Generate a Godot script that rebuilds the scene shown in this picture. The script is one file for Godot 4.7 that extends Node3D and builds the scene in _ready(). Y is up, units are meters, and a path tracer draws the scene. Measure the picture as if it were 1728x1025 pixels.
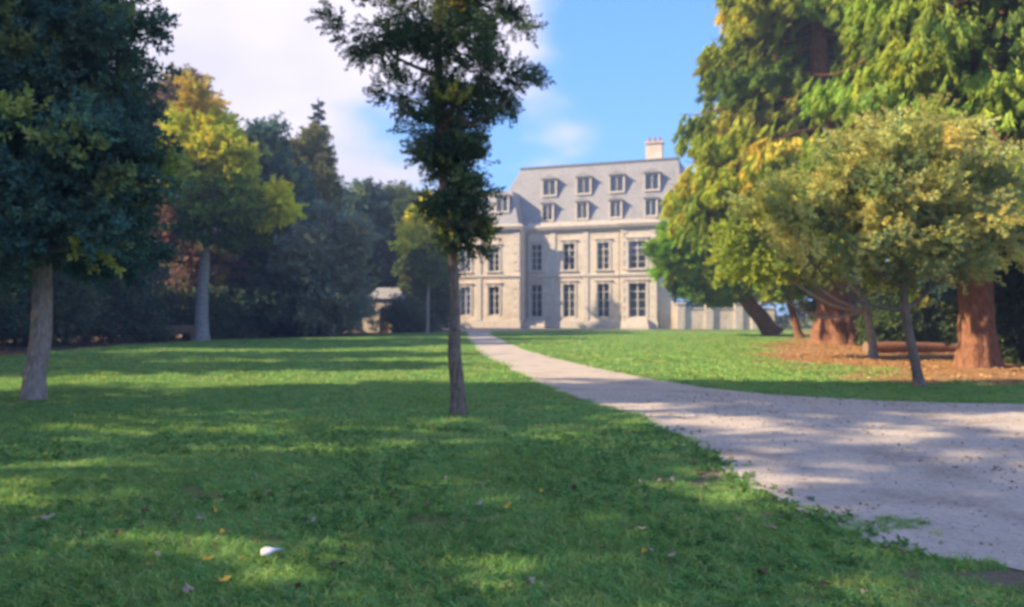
extends Node3D
# A lawn and a curving gravel path that lead to a pale country house between trees, in low autumn sun from the side.

var rng := RandomNumberGenerator.new()
var taken := {}
var M := {}          # shared materials
var S := {}          # shared spray, tuft and leaf meshes
var nz := FastNoiseLite.new()

# ---------------------------------------------------------------- helpers
func numbered(called: String) -> String:
	if not taken.has(called):
		taken[called] = 0
		return called
	taken[called] += 1
	return "%s_%03d" % [called, taken[called]]

func tag(o: Node, label: String, category := "", group := "", kind := "") -> Node:
	if label: o.set_meta("label", label)
	if category: o.set_meta("category", category)
	if group: o.set_meta("group", group)
	if kind: o.set_meta("kind", kind)
	return o

func thing(called: String, label: String, category: String, at: Vector3, turn := 0.0, group := "") -> Node3D:
	var o := Node3D.new()
	o.name = numbered(called)
	add_child(o)
	o.position = at
	o.rotation.y = turn
	tag(o, label, category, group)
	return o

func put_mesh(called: String, mesh: Mesh, parent: Node, mat: Material = null) -> MeshInstance3D:
	var o := MeshInstance3D.new()
	o.mesh = mesh
	if mat: o.material_override = mat
	if parent == self:
		o.name = numbered(called)
		add_child(o)
	else:
		var n := called
		var k := 0
		while parent.has_node(NodePath(n)):
			k += 1
			n = "%s_%03d" % [called, k]
		o.name = n
		parent.add_child(o)
	return o

func new_st() -> SurfaceTool:
	var st := SurfaceTool.new()
	st.begin(Mesh.PRIMITIVE_TRIANGLES)
	return st

func done(st: SurfaceTool) -> ArrayMesh:
	st.generate_normals()
	return st.commit()

func quad(st: SurfaceTool, a: Vector3, b: Vector3, c: Vector3, d: Vector3) -> void:
	st.set_smooth_group(-1)
	st.add_vertex(a); st.add_vertex(b); st.add_vertex(c)
	st.add_vertex(a); st.add_vertex(c); st.add_vertex(d)

func box(st: SurfaceTool, lo: Vector3, hi: Vector3) -> void:
	var a := lo
	var b := hi
	quad(st, Vector3(a.x, a.y, b.z), Vector3(a.x, b.y, b.z), Vector3(b.x, b.y, b.z), Vector3(b.x, a.y, b.z))
	quad(st, Vector3(b.x, a.y, a.z), Vector3(b.x, b.y, a.z), Vector3(a.x, b.y, a.z), Vector3(a.x, a.y, a.z))
	quad(st, Vector3(a.x, a.y, a.z), Vector3(a.x, b.y, a.z), Vector3(a.x, b.y, b.z), Vector3(a.x, a.y, b.z))
	quad(st, Vector3(b.x, a.y, b.z), Vector3(b.x, b.y, b.z), Vector3(b.x, b.y, a.z), Vector3(b.x, a.y, a.z))
	quad(st, Vector3(a.x, b.y, b.z), Vector3(a.x, b.y, a.z), Vector3(b.x, b.y, a.z), Vector3(b.x, b.y, b.z))
	quad(st, Vector3(a.x, a.y, a.z), Vector3(a.x, a.y, b.z), Vector3(b.x, a.y, b.z), Vector3(b.x, a.y, a.z))

func box_mesh(lo: Vector3, hi: Vector3) -> ArrayMesh:
	var st := new_st()
	box(st, lo, hi)
	return done(st)

# a tapered tube through points; wob makes the section uneven, flutes adds ribs round it
func tube(st: SurfaceTool, pts: Array, rad: Array, sides := 8, wob := 0.12, seed_at := 0.0, flutes := 0, flute_depth := 0.0) -> void:
	var n := pts.size()
	var rings := []
	var prev_x := Vector3.RIGHT
	for i in n:
		var t: Vector3 = (pts[mini(i + 1, n - 1)] - pts[maxi(i - 1, 0)]).normalized()
		var x := (prev_x - t * prev_x.dot(t)).normalized()
		var y := t.cross(x).normalized()
		prev_x = x
		var ring := PackedVector3Array()
		for s in sides:
			var a := TAU * s / sides
			var r: float = rad[i] * (1.0 + wob * nz.get_noise_3d(cos(a) * 40.0 + seed_at * 97.0, pts[i].y * 38.0, sin(a) * 40.0))
			if flutes:
				r *= 1.0 + flute_depth * rad[i] / rad[0] * cos(a * flutes + seed_at) + 0.5 * flute_depth * cos(a * (flutes * 2 + 1) + pts[i].y)
			ring.append(pts[i] + (x * cos(a) + y * sin(a)) * r)
		rings.append(ring)
	st.set_smooth_group(0)
	for i in n - 1:
		for s in sides:
			var s2 := (s + 1) % sides
			var a0: Vector3 = rings[i][s]
			var a1: Vector3 = rings[i][s2]
			var b0: Vector3 = rings[i + 1][s]
			var b1: Vector3 = rings[i + 1][s2]
			st.add_vertex(a0); st.add_vertex(a1); st.add_vertex(b1)
			st.add_vertex(a0); st.add_vertex(b1); st.add_vertex(b0)

func smooth_path(ctrl: Array, rads: Array, steps: int) -> Array:
	var c := Curve3D.new()
	for i in ctrl.size():
		var t: Vector3 = (ctrl[mini(i + 1, ctrl.size() - 1)] - ctrl[maxi(i - 1, 0)]) / 6.0
		c.add_point(ctrl[i], -t, t)
	var pts := []
	var rr := []
	for k in steps + 1:
		var f := float(k) / steps * (ctrl.size() - 1)
		var i := mini(int(f), ctrl.size() - 2)
		pts.append(c.sample(i, f - i))
		rr.append(lerpf(rads[i], rads[i + 1], f - i))
	return [pts, rr]

# ---------------------------------------------------------------- textures and materials
func tex(seed_no: int, freq: float, ramp: Array, size := 256, octaves := 5, kind := FastNoiseLite.TYPE_SIMPLEX_SMOOTH, gain := 0.55) -> ImageTexture:
	var n := FastNoiseLite.new()
	n.seed = seed_no
	n.noise_type = kind
	n.frequency = freq
	n.fractal_octaves = octaves
	n.fractal_gain = gain
	var src := n.get_seamless_image(size, size)
	src.convert(Image.FORMAT_L8)
	var d := src.get_data()
	var lut := []
	for i in 256:
		var f := i / 255.0 * (ramp.size() - 1)
		var k := mini(int(f), ramp.size() - 2)
		lut.append((ramp[k] as Color).lerp(ramp[k + 1], f - k).linear_to_srgb())
	var out := PackedByteArray()
	out.resize(size * size * 3)
	for i in size * size:
		var c: Color = lut[d[i]]
		out[i * 3] = int(c.r * 255.0)
		out[i * 3 + 1] = int(c.g * 255.0)
		out[i * 3 + 2] = int(c.b * 255.0)
	return ImageTexture.create_from_image(Image.create_from_data(size, size, false, Image.FORMAT_RGB8, out))

func bump(seed_no: int, freq: float, strength: float, size := 256, kind := FastNoiseLite.TYPE_SIMPLEX_SMOOTH) -> ImageTexture:
	var n := FastNoiseLite.new()
	n.seed = seed_no
	n.noise_type = kind
	n.frequency = freq
	n.fractal_octaves = 5
	n.fractal_gain = 0.6
	var src := n.get_seamless_image(size, size)
	src.convert(Image.FORMAT_RGBA8)
	src.bump_map_to_normal_map(strength)
	return ImageTexture.create_from_image(src)

func mat(color: Color, rough := 0.85, albedo: Texture2D = null, normal: Texture2D = null, scale := Vector3.ONE, nscale := 1.0) -> StandardMaterial3D:
	var m := StandardMaterial3D.new()
	m.albedo_color = color.linear_to_srgb()
	m.roughness = rough
	m.metallic_specular = 0.4
	if albedo:
		m.albedo_texture = albedo
	if normal:
		m.normal_enabled = true
		m.normal_texture = normal
		m.normal_scale = nscale
	if albedo or normal:
		m.uv1_triplanar = true
		m.uv1_world_triplanar = true
		m.uv1_scale = scale
	return m

# large uneven patches of dirt and weathering over a material
func wear(m: StandardMaterial3D, patches: Texture2D, scale: float) -> void:
	m.detail_enabled = true
	m.detail_albedo = patches
	m.detail_blend_mode = BaseMaterial3D.BLEND_MODE_MUL
	m.detail_uv_layer = BaseMaterial3D.DETAIL_UV_2
	m.uv2_triplanar = true
	m.uv2_world_triplanar = true
	m.uv2_scale = Vector3.ONE * scale

func leaf_mat(through: Color, rough := 0.6) -> StandardMaterial3D:
	var m := StandardMaterial3D.new()
	m.albedo_color = Color.WHITE
	m.vertex_color_use_as_albedo = true
	m.roughness = rough
	m.metallic_specular = 0.35
	m.backlight_enabled = true
	m.backlight = through
	m.cull_mode = BaseMaterial3D.CULL_DISABLED
	return m

func make_materials() -> void:
	var W := Color.WHITE
	M.stone = mat(W, 0.9, tex(11, 0.02, [Color(0.492, 0.409, 0.329), Color(0.639, 0.550, 0.446), Color(0.639, 0.620, 0.520)]), bump(12, 0.05, 2.0), Vector3.ONE * 0.22, 0.5)
	M.trim = mat(W, 0.85, tex(13, 0.02, [Color(0.44, 0.385, 0.33), Color(0.58, 0.52, 0.455), Color(0.64, 0.58, 0.51)]), null, Vector3.ONE * 0.35)
	M.roof = mat(W, 0.65, tex(14, 0.03, [Color(0.230, 0.228, 0.242), Color(0.310, 0.306, 0.319), Color(0.368, 0.363, 0.374)]), bump(15, 0.08, 2.0), Vector3(0.3, 0.3, 0.3), 0.4)
	M.frame = mat(Color(0.62, 0.60, 0.56), 0.5)
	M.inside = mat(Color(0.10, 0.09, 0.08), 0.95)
	M.curtain = mat(Color(0.42, 0.40, 0.38), 0.9)
	M.glass = mat(Color(0.05, 0.065, 0.08), 0.04)
	M.glass.transparency = BaseMaterial3D.TRANSPARENCY_ALPHA
	M.glass.albedo_color.a = 0.28
	M.glass.metallic_specular = 0.8
	M.lead = mat(Color(0.16, 0.17, 0.19), 0.5)
	M.pot = mat(Color(0.36, 0.17, 0.10), 0.85)
	M.bark_grey = mat(W, 0.95, tex(21, 0.03, [Color(0.17, 0.13, 0.115), Color(0.41, 0.32, 0.285), Color(0.58, 0.46, 0.41)]), bump(22, 0.04, 6.0), Vector3(1.6, 0.5, 1.6), 1.0)
	M.bark_pale = mat(W, 0.9, tex(23, 0.03, [Color(0.16, 0.15, 0.15), Color(0.33, 0.32, 0.32), Color(0.46, 0.44, 0.43)]), bump(24, 0.05, 5.0), Vector3(1.2, 0.5, 1.2), 0.8)
	M.bark_dark = mat(W, 0.95, tex(25, 0.03, [Color(0.035, 0.028, 0.022), Color(0.10, 0.08, 0.062), Color(0.17, 0.135, 0.105)]), bump(26, 0.05, 6.0), Vector3(2.0, 0.6, 2.0), 1.0)
	M.bark_red = mat(W, 0.95, tex(27, 0.04, [Color(0.091, 0.041, 0.024), Color(0.225, 0.104, 0.061), Color(0.323, 0.171, 0.105)]), bump(28, 0.05, 7.0), Vector3(1.4, 0.22, 1.4), 1.0)
	M.bark_brown = mat(W, 0.95, tex(35, 0.03, [Color(0.091, 0.065, 0.050), Color(0.221, 0.163, 0.126), Color(0.364, 0.269, 0.210)]), bump(36, 0.05, 6.0), Vector3(1.8, 0.5, 1.8), 1.0)
	M.wood = mat(W, 0.8, tex(29, 0.03, [Color(0.13, 0.085, 0.05), Color(0.24, 0.165, 0.105), Color(0.32, 0.23, 0.16)]), bump(30, 0.06, 3.0), Vector3(0.6, 6.0, 6.0), 0.6)
	M.path = mat(W, 0.95, tex(31, 0.035, [Color(0.300, 0.256, 0.216), Color(0.440, 0.381, 0.329), Color(0.500, 0.439, 0.378), Color(0.580, 0.511, 0.441)], 512, 6, FastNoiseLite.TYPE_SIMPLEX_SMOOTH, 0.75), bump(32, 0.12, 6.0, 512), Vector3.ONE * 0.55, 0.9)
	wear(M.path, tex(41, 0.012, [Color(0.72, 0.69, 0.66), Color(1, 1, 1), Color(1, 1, 1)], 512, 5), 0.11)
	wear(M.stone, tex(42, 0.012, [Color(0.75, 0.73, 0.70), Color(1, 1, 1), Color(1, 1, 1)], 256, 5), 0.09)
	wear(M.roof, tex(43, 0.012, [Color(0.72, 0.72, 0.74), Color(0.95, 0.95, 0.95), Color(1, 1, 1)], 256, 5), 0.12)
	M.ground = mat(W, 1.0, tex(33, 0.06, [Color(0.55, 0.55, 0.5), Color(0.9, 0.9, 0.9), Color(1, 1, 1)], 512, 6, FastNoiseLite.TYPE_SIMPLEX_SMOOTH, 0.8), bump(34, 0.09, 8.0, 512), Vector3.ONE * 0.7, 1.0)
	M.ground.vertex_color_use_as_albedo = true
	M.leaf = leaf_mat(Color(0.75, 0.75, 0.75))
	M.needle = leaf_mat(Color(0.65, 0.65, 0.65), 0.7)
	M.grass = leaf_mat(Color(0.8, 0.8, 0.8), 0.6)
	M.dead_leaf = leaf_mat(Color(0.3, 0.3, 0.3), 0.75)
	M.pebble = leaf_mat(Color(0, 0, 0), 0.9)
	M.pebble.backlight_enabled = false
	M.scrap = mat(Color(0.78, 0.74, 0.74), 0.7)

# ---------------------------------------------------------------- foliage pieces
func leaf_shape(st: SurfaceTool, at: Vector3, dir: Vector3, up: Vector3, length: float, width: float, fold := 0.25) -> void:
	var side := dir.cross(up).normalized()
	var nrm := side.cross(dir).normalized()
	var mid := at + dir * length * 0.5
	var tip := at + dir * length - nrm * length * 0.12
	var l := mid + side * width * 0.5 + nrm * width * fold
	var r := mid - side * width * 0.5 + nrm * width * fold
	st.set_smooth_group(-1)
	st.add_vertex(at); st.add_vertex(l); st.add_vertex(tip)
	st.add_vertex(at); st.add_vertex(tip); st.add_vertex(r)

func rv() -> Vector3:
	var z := rng.randf_range(-1, 1)
	var a := rng.randf() * TAU
	var r := sqrt(1 - z * z)
	return Vector3(r * cos(a), z, r * sin(a))

# a leafy twig that grows along +Y from the origin
func make_spray(leaves: int, twig: float, length: float, width: float, spread: float, material: Material) -> ArrayMesh:
	var st := new_st()
	for i in leaves:
		var f := (i + 0.5) / leaves
		var at := Vector3(rng.randfn() * 0.04, f, rng.randfn() * 0.04) * twig
		var out := Vector3(cos(i * 2.4), 0, sin(i * 2.4))
		var dir := (out * spread + Vector3.UP * (0.35 + f * 0.6) + rv() * 0.35).normalized()
		leaf_shape(st, at, dir, (Vector3.UP + rv() * 0.9).normalized(), length * rng.randf_range(0.5, 1.3), width * rng.randf_range(0.65, 1.25))
	var m := done(st)
	m.surface_set_material(0, material)
	return m

# a feathery evergreen frond: thin strands that fan out along +Y
func make_frond(strands: int, length: float, width: float, fan: float, material: Material) -> ArrayMesh:
	var st := new_st()
	for i in strands:
		var f := float(i) / strands
		var at := Vector3(0, f * length * 0.55, 0) + rv() * 0.02
		var a := i * 2.4
		var dir := (Vector3(cos(a), 0, sin(a) * 0.55) * fan + Vector3.UP + rv() * 0.15).normalized()
		var len2 := length * rng.randf_range(0.35, 0.6)
		leaf_shape(st, at, dir, rv(), len2, width * rng.randf_range(0.8, 1.3), 0.1)
	var m := done(st)
	m.surface_set_material(0, material)
	return m

func make_tuft(blades: int, radius: float, height: float, width: float) -> ArrayMesh:
	var st := new_st()
	for i in blades:
		var a := rng.randf() * TAU
		var at := Vector3(cos(a), 0, sin(a)) * radius * sqrt(rng.randf())
		var lean := Vector3(rng.randfn(), 0, rng.randfn()) * 0.8
		var h := height * rng.randf_range(0.5, 1.2)
		var side := Vector3(cos(a + 1.3), 0, sin(a + 1.3)) * width * 0.5
		var m1 := at + (Vector3.UP + lean * 0.35) * h * 0.55
		var tip := at + (Vector3.UP * 0.95 + lean) * h
		st.set_smooth_group(-1)
		st.add_vertex(at - side); st.add_vertex(m1 - side * 0.85); st.add_vertex(m1 + side * 0.85)
		st.add_vertex(at - side); st.add_vertex(m1 + side * 0.85); st.add_vertex(at + side)
		st.add_vertex(m1 - side * 0.85); st.add_vertex(tip); st.add_vertex(m1 + side * 0.85)
	var m := done(st)
	m.surface_set_material(0, M.grass)
	return m

func make_dead_leaf(lobes: int) -> ArrayMesh:
	var st := new_st()
	var rim := []
	var n := 12
	for i in n:
		var a := TAU * i / n
		var r := 0.5 * (0.72 + 0.28 * cos(a * lobes)) * (1.0 if i != 6 else 0.55)
		rim.append(Vector3(cos(a) * r, 0.10 * cos(a * 2.0 + 0.6) + rng.randf_range(-0.04, 0.08), sin(a) * r * 0.72))
	st.set_smooth_group(-1)
	for i in n:
		st.add_vertex(Vector3(0, 0.02, 0)); st.add_vertex(rim[i]); st.add_vertex(rim[(i + 1) % n])
	var m := done(st)
	m.surface_set_material(0, M.dead_leaf)
	return m

func make_pieces() -> void:
	S.broad = make_spray(16, 0.42, 0.13, 0.075, 0.9, M.leaf)
	S.small = make_spray(22, 0.40, 0.085, 0.045, 0.85, M.leaf)
	S.far = make_spray(12, 0.75, 0.30, 0.19, 0.9, M.leaf)
	S.needle = make_frond(22, 0.55, 0.045, 0.8, M.needle)
	S.frond = make_frond(60, 1.15, 0.026, 0.45, M.needle)
	S.tuft = make_tuft(16, 0.06, 0.055, 0.0055)
	S.tuft2 = make_tuft(20, 0.13, 0.055, 0.012)
	S.tuft3 = make_tuft(22, 0.32, 0.06, 0.03)
	S.weed = make_spray(9, 0.05, 0.055, 0.034, 1.4, M.grass)
	S.dead = [make_dead_leaf(3), make_dead_leaf(5), make_dead_leaf(2)]
	var sp := SphereMesh.new()
	sp.radius = 0.5; sp.height = 0.62; sp.radial_segments = 6; sp.rings = 3
	sp.material = M.pebble
	S.pebble = sp

func pick(palette: Array) -> Color:
	var total := 0.0
	for p in palette: total += p[1]
	var r := rng.randf() * total
	for p in palette:
		r -= p[1]
		if r <= 0: return p[0]
	return palette[0][0]

func jitter(c: Color, by := 0.25) -> Color:
	var k := 1.0 + rng.randf_range(-by, by)
	var h := rng.randf_range(-0.12, 0.12)
	return Color(c.r * k * (1 + h), c.g * k, c.b * k * (1 - h))

func basis_along(dir: Vector3, s: float) -> Basis:
	var x := rv()
	x = (x - dir * x.dot(dir)).normalized()
	return Basis(x * s, dir * s, x.cross(dir) * s)

func copies(called: String, mesh: Mesh, xf: Array, colors: PackedColorArray, parent: Node) -> MultiMeshInstance3D:
	var mm := MultiMesh.new()
	mm.transform_format = MultiMesh.TRANSFORM_3D
	mm.use_colors = true
	mm.mesh = mesh
	mm.instance_count = xf.size()
	for i in xf.size():
		mm.set_instance_transform(i, xf[i])
		mm.set_instance_color(i, colors[i])
	var o := MultiMeshInstance3D.new()
	o.multimesh = mm
	o.set_meta("kind", "stuff")
	if parent == self:
		o.name = numbered(called)
	else:
		var n := called
		var k := 0
		while parent.has_node(NodePath(n)):
			k += 1
			n = "%s_%03d" % [called, k]
		o.name = n
	parent.add_child(o)
	return o

# lobes: [centre, radii, share, palette]; clumps of sprays spread through them, more near the outside
func crown(parent: Node3D, lobes: Array, clumps: int, per: int, clump_r: float, mesh: Mesh, scale: float, droop := 0.0, called := "crown") -> void:
	var xf := []
	var cols := PackedColorArray()
	var total := 0.0
	for l in lobes: total += l[2]
	for l in lobes:
		var n := int(clumps * l[2] / total)
		var c0: Vector3 = l[0]
		var rr: Vector3 = l[1]
		for k in n:
			var dir := rv()
			var f := pow(rng.randf(), 0.45)
			f *= 1.0 + 0.22 * nz.get_noise_3d(dir.x * 130.0 + c0.x * 31.0, dir.y * 130.0, dir.z * 130.0 + c0.z * 31.0)
			var c := c0 + dir * rr * f
			var tint := pick(l[3])
			tint = jitter(tint, 0.22)
			var size := clump_r * rng.randf_range(0.55, 1.25)
			for j in per:
				var q := rv() * pow(rng.randf(), 0.5) * size
				q.y *= 0.65
				var way := (dir * 0.8 + q / size * 0.8 + rv() * 0.55 + Vector3.DOWN * droop + Vector3.UP * 0.15).normalized()
				xf.append(Transform3D(basis_along(way, scale * rng.randf_range(0.7, 1.25)), c + q))
				cols.append(jitter(tint, 0.18))
	copies(called, mesh, xf, cols, parent)

# trunk, limbs that run to the lobes, crown
func broad_tree(called: String, label: String, group: String, at: Vector3, ctrl: Array, rads: Array, bark: Material, lobes: Array, clumps: int, per: int, clump_r: float, mesh: Mesh, scale: float, limbs := 6, droop := 0.0, sides := 10, category := "tree") -> Node3D:
	var t := thing(called, label, category, at, 0.0, group)
	var st := new_st()
	var path := smooth_path(ctrl, rads, 18)
	var flare: float = path[1][0]
	path[1][0] = flare * 1.3
	path[1][1] = path[1][1] * 1.12
	tube(st, path[0], path[1], sides, 0.3, at.x)
	put_mesh("trunk", done(st), t, bark)
	for i in limbs:
		var l: Array = lobes[i % lobes.size()]
		var to: Vector3 = l[0] + rv() * l[1] * 0.6
		var k := 8
		var want: float = to.y - maxf(0.25, 0.75 * Vector2(to.x - path[0][9].x, to.z - path[0][9].z).length())
		while k < 16 and path[0][k].y < want: k += 1
		var from: Vector3 = path[0][k]
		var r0: float = minf(path[1][k] * 0.55, 0.05 + 0.02 * from.distance_to(to))
		var mid := from.lerp(to, 0.5) + Vector3(0, -0.12 * from.distance_to(to), 0) + rv() * 0.1 * from.distance_to(to)
		var sub := smooth_path([from, mid, to], [r0, r0 * 0.7, r0 * 0.2], 7)
		var sb := new_st()
		tube(sb, sub[0], sub[1], 6, 0.3, at.z + i)
		put_mesh("branch", done(sb), t, bark)
	crown(t, lobes, clumps, per, clump_r, mesh, scale, droop)
	return t

# a tall redwood or spruce: a straight trunk, whorled drooping boughs, feathery fronds
func conifer(called: String, label: String, group: String, at: Vector3, height: float, trunk_r: float, flare: float, from_h: float, reach: Callable, boughs: int, per: int, palette: Array, mesh: Mesh, scale: float, bark: Material, sag: float, hang: float, lean := Vector3.ZERO, gap := []) -> Node3D:
	var t := thing(called, label, "tree", at, 0.0, group)
	var st := new_st()
	var hs := [0.0, 0.25, 0.7, 1.4, 2.6, height * 0.2, height * 0.4, height * 0.7, height]
	var rs := [trunk_r * flare, trunk_r * (1 + (flare - 1) * 0.62), trunk_r * (1 + (flare - 1) * 0.3), trunk_r * 1.08, trunk_r, trunk_r * 0.82, trunk_r * 0.62, trunk_r * 0.3, 0.03]
	var pts := []
	for h in hs: pts.append(Vector3(0, h, 0) + lean * h)
	var path := smooth_path(pts, rs, 40)
	tube(st, path[0], path[1], 44, 0.3, at.x, 9, 0.10)
	put_mesh("trunk", done(st), t, bark)
	var sb := new_st()
	var xf := []
	var cols := PackedColorArray()
	for i in boughs:
		var f := (i + rng.randf()) / boughs
		var h := lerpf(from_h, height * 0.985, pow(f, 1.25))
		var a := i * 2.399 + rng.randf_range(-0.4, 0.4)
		var L: float = reach.call(h) * rng.randf_range(0.72, 1.1)
		var out := Vector3(cos(a), 0, sin(a))
		if gap and h > gap[0] and h < gap[1] and out.dot(gap[2]) > 0.55: continue   # a bare side where the trunk shows
		var p0 := Vector3(0, h, 0) + lean * h
		var p1 := p0 + out * L * 0.45 + Vector3.DOWN * sag * L * 0.35
		var p2 := p0 + out * L * 0.8 + Vector3.DOWN * sag * L * 0.75
		var p3 := p0 + out * L + Vector3.DOWN * sag * L * 0.72
		var sub := smooth_path([p0, p1, p2, p3], [0.03 + L * 0.012, 0.02 + L * 0.008, 0.015 + L * 0.003, 0.01], 8)
		tube(sb, sub[0], sub[1], 5, 0.1, i)
		var tint := jitter(pick(palette), 0.12)
		var side := Vector3(-out.z, 0, out.x)
		for j in per:
			var u := 0.18 + 0.82 * pow(rng.randf(), 0.7)
			var q: Vector3 = sub[0][int(u * 8)]
			var w := L * 0.20 * (1.15 - u * 0.7)
			q += side * rng.randfn() * w * 0.75 + Vector3.DOWN * absf(rng.randfn()) * hang * L * 0.10 + out * rng.randf_range(-0.3, 0.3)
			var way := (out * 0.55 + side * rng.randf_range(-0.9, 0.9) + Vector3.DOWN * hang + rv() * 0.45).normalized()
			xf.append(Transform3D(basis_along(way, scale * rng.randf_range(0.65, 1.3) * clampf(0.25 + L / 2.6, 0.3, 1.0)), q))
			cols.append(jitter(tint, 0.2))
	put_mesh("boughs", done(sb), t, bark)
	copies("crown", mesh, xf, cols, t)
	return t

func shrub(called: String, label: String, group: String, at: Vector3, radii: Vector3, palette: Array, clumps: int, per: int, mesh: Mesh, scale: float, bark: Material) -> Node3D:
	var t := thing(called, label, "shrub", at, 0.0, group)
	for i in 3:
		var st := new_st()
		var to := Vector3(rng.randf_range(-0.5, 0.5) * radii.x, radii.y * 1.1, rng.randf_range(-0.5, 0.5) * radii.z)
		var p := smooth_path([Vector3(rng.randf_range(-0.1, 0.1), -0.02, rng.randf_range(-0.1, 0.1)), to * 0.5, to], [0.07, 0.05, 0.015], 6)
		tube(st, p[0], p[1], 6, 0.2, i)
		put_mesh("stem", done(st), t, bark)
	var lobes := [[Vector3(0, radii.y * 0.95, 0), radii, 1.0, palette]]
	for i in 3:
		var a := rng.randf() * TAU
		lobes.append([Vector3(cos(a) * radii.x * 0.55, radii.y * rng.randf_range(0.55, 1.3), sin(a) * radii.z * 0.55), radii * 0.55, 0.35, palette])
	crown(t, lobes, clumps, per, minf(radii.x, radii.y) * 0.35, mesh, scale, 0.1, "foliage")
	return t

# ---------------------------------------------------------------- ground plan
var path_left := [Vector2(-9.0, -80.5), Vector2(-5.2, -74), Vector2(-3.95, -65), Vector2(-2.56, -46.2), Vector2(-1.38, -32), Vector2(-0.36, -24.5), Vector2(0.25, -20.4), Vector2(1.02, -15.4), Vector2(2.0, -12.0), Vector2(2.18, -9.9), Vector2(2.21, -8.3), Vector2(2.23, -6.8), Vector2(2.36, -6.0), Vector2(2.75, -5.25), Vector2(3.3, -4.75), Vector2(4.4, -4.3), Vector2(7.5, -3.9), Vector2(16, -3.6)]
var path_right := [Vector2(16, -13.2), Vector2(9.1, -13.7), Vector2(6.9, -14.15), Vector2(5.13, -15.3), Vector2(4.3, -16.6), Vector2(3.43, -18.9), Vector2(2.42, -23.1), Vector2(1.6, -27.4), Vector2(0.56, -34.7), Vector2(-0.5, -46.2), Vector2(-1.8, -65), Vector2(-0.5, -73), Vector2(6.0, -77.0), Vector2(14.0, -77.5), Vector2(14.0, -80.5)]
var path_poly := PackedVector2Array()

func curve2(pts: Array, step: float) -> Array:
	var c := Curve2D.new()
	for i in pts.size():
		var t: Vector2 = (pts[mini(i + 1, pts.size() - 1)] - pts[maxi(i - 1, 0)]) / 6.0
		c.add_point(pts[i], -t, t)
	c.bake_interval = 0.1
	var out := []
	var L := c.get_baked_length()
	var s := 0.0
	while s < L:
		var p := c.sample_baked(s, true)
		out.append(p)
		s += step * clampf(absf(p.y) / 9.0, 0.7, 5.0)
	return out

func make_path() -> void:
	var edge := curve2(path_left, 0.14)
	edge.append_array(curve2(path_right, 0.2))
	for p: Vector2 in edge:
		var amp: float = 0.30 if absf(p.y) < 11 and p.x < 6 else 0.09
		var q := p + Vector2(nz.get_noise_2d(p.x * 60, p.y * 60), nz.get_noise_2d(p.x * 60 + 700, p.y * 60)) * amp + Vector2(nz.get_noise_2d(p.x * 180, p.y * 180 + 99), nz.get_noise_2d(p.x * 180 + 300, p.y * 180)) * amp * 0.35
		path_poly.append(q)
	var idx := Geometry2D.triangulate_polygon(path_poly)
	if idx.is_empty(): print("the path crosses itself")
	var st := new_st()
	for i in idx:
		st.set_normal(Vector3.UP)
		st.add_vertex(Vector3(path_poly[i].x, 0.008, path_poly[i].y))
	var o := put_mesh("path", st.commit(), self, M.path)
	tag(o, "pale gravel path curving from the house across the lawn", "", "", "structure")

func on_path(p: Vector2) -> bool:
	return Geometry2D.is_point_in_polygon(p, path_poly)

# how far a point is covered with needles and leaves under the redwoods (0 to 1)
func litter_at(x: float, z: float) -> float:
	var d := -z
	var v := x - maxf(0.0, d - 31.0) * 0.45 + nz.get_noise_2d(x * 14, z * 14) * 2.6
	return smoothstep(7.6, 11.0, v) * smoothstep(15.2, 17.8, d + nz.get_noise_2d(x * 20 + 50, z * 20) * 1.2)

# past the edge of the lawn, on the floor of the wood (0 to 1)
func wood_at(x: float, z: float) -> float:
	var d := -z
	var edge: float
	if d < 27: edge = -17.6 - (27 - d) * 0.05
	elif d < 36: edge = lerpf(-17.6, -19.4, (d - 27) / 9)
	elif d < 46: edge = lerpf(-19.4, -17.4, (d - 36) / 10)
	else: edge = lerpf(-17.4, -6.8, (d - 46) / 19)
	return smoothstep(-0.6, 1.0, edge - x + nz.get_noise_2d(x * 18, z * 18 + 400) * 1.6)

func make_ground() -> void:
	var xs := []
	var zs := []
	var v := -400.0
	while v <= 400.0:
		xs.append(v)
		v += 0.5 if absf(v + 0.01) < 26 else (2.0 if absf(v) < 60 else 34.0)
	v = 60.0
	while v >= -460.0:
		zs.append(v)
		v -= 0.5 if v < 4 and v > -50 else (1.5 if v < 10 and v > -92 else 26.0)
	var st := new_st()
	var grass_c := Color(0.12, 0.20, 0.06)
	var litter_c := Color(0.42, 0.235, 0.10)
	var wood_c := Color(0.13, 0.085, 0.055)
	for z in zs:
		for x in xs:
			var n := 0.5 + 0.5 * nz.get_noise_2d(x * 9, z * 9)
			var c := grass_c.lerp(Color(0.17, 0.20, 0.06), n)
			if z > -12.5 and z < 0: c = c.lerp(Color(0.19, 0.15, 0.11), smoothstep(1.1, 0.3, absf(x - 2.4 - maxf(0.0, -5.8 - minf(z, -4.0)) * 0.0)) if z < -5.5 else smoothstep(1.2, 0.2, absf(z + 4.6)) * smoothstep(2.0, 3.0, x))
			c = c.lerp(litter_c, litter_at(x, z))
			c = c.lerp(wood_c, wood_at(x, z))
			st.set_color(c)
			st.set_normal(Vector3.UP)
			st.add_vertex(Vector3(x, 0, z))
	var w := xs.size()
	for j in zs.size() - 1:
		for i in w - 1:
			var a := j * w + i
			for k in [a, a + w, a + w + 1, a, a + w + 1, a + 1]: st.add_index(k)
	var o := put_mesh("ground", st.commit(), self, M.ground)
	tag(o, "park ground of turf and leaf litter", "", "", "structure")

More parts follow.
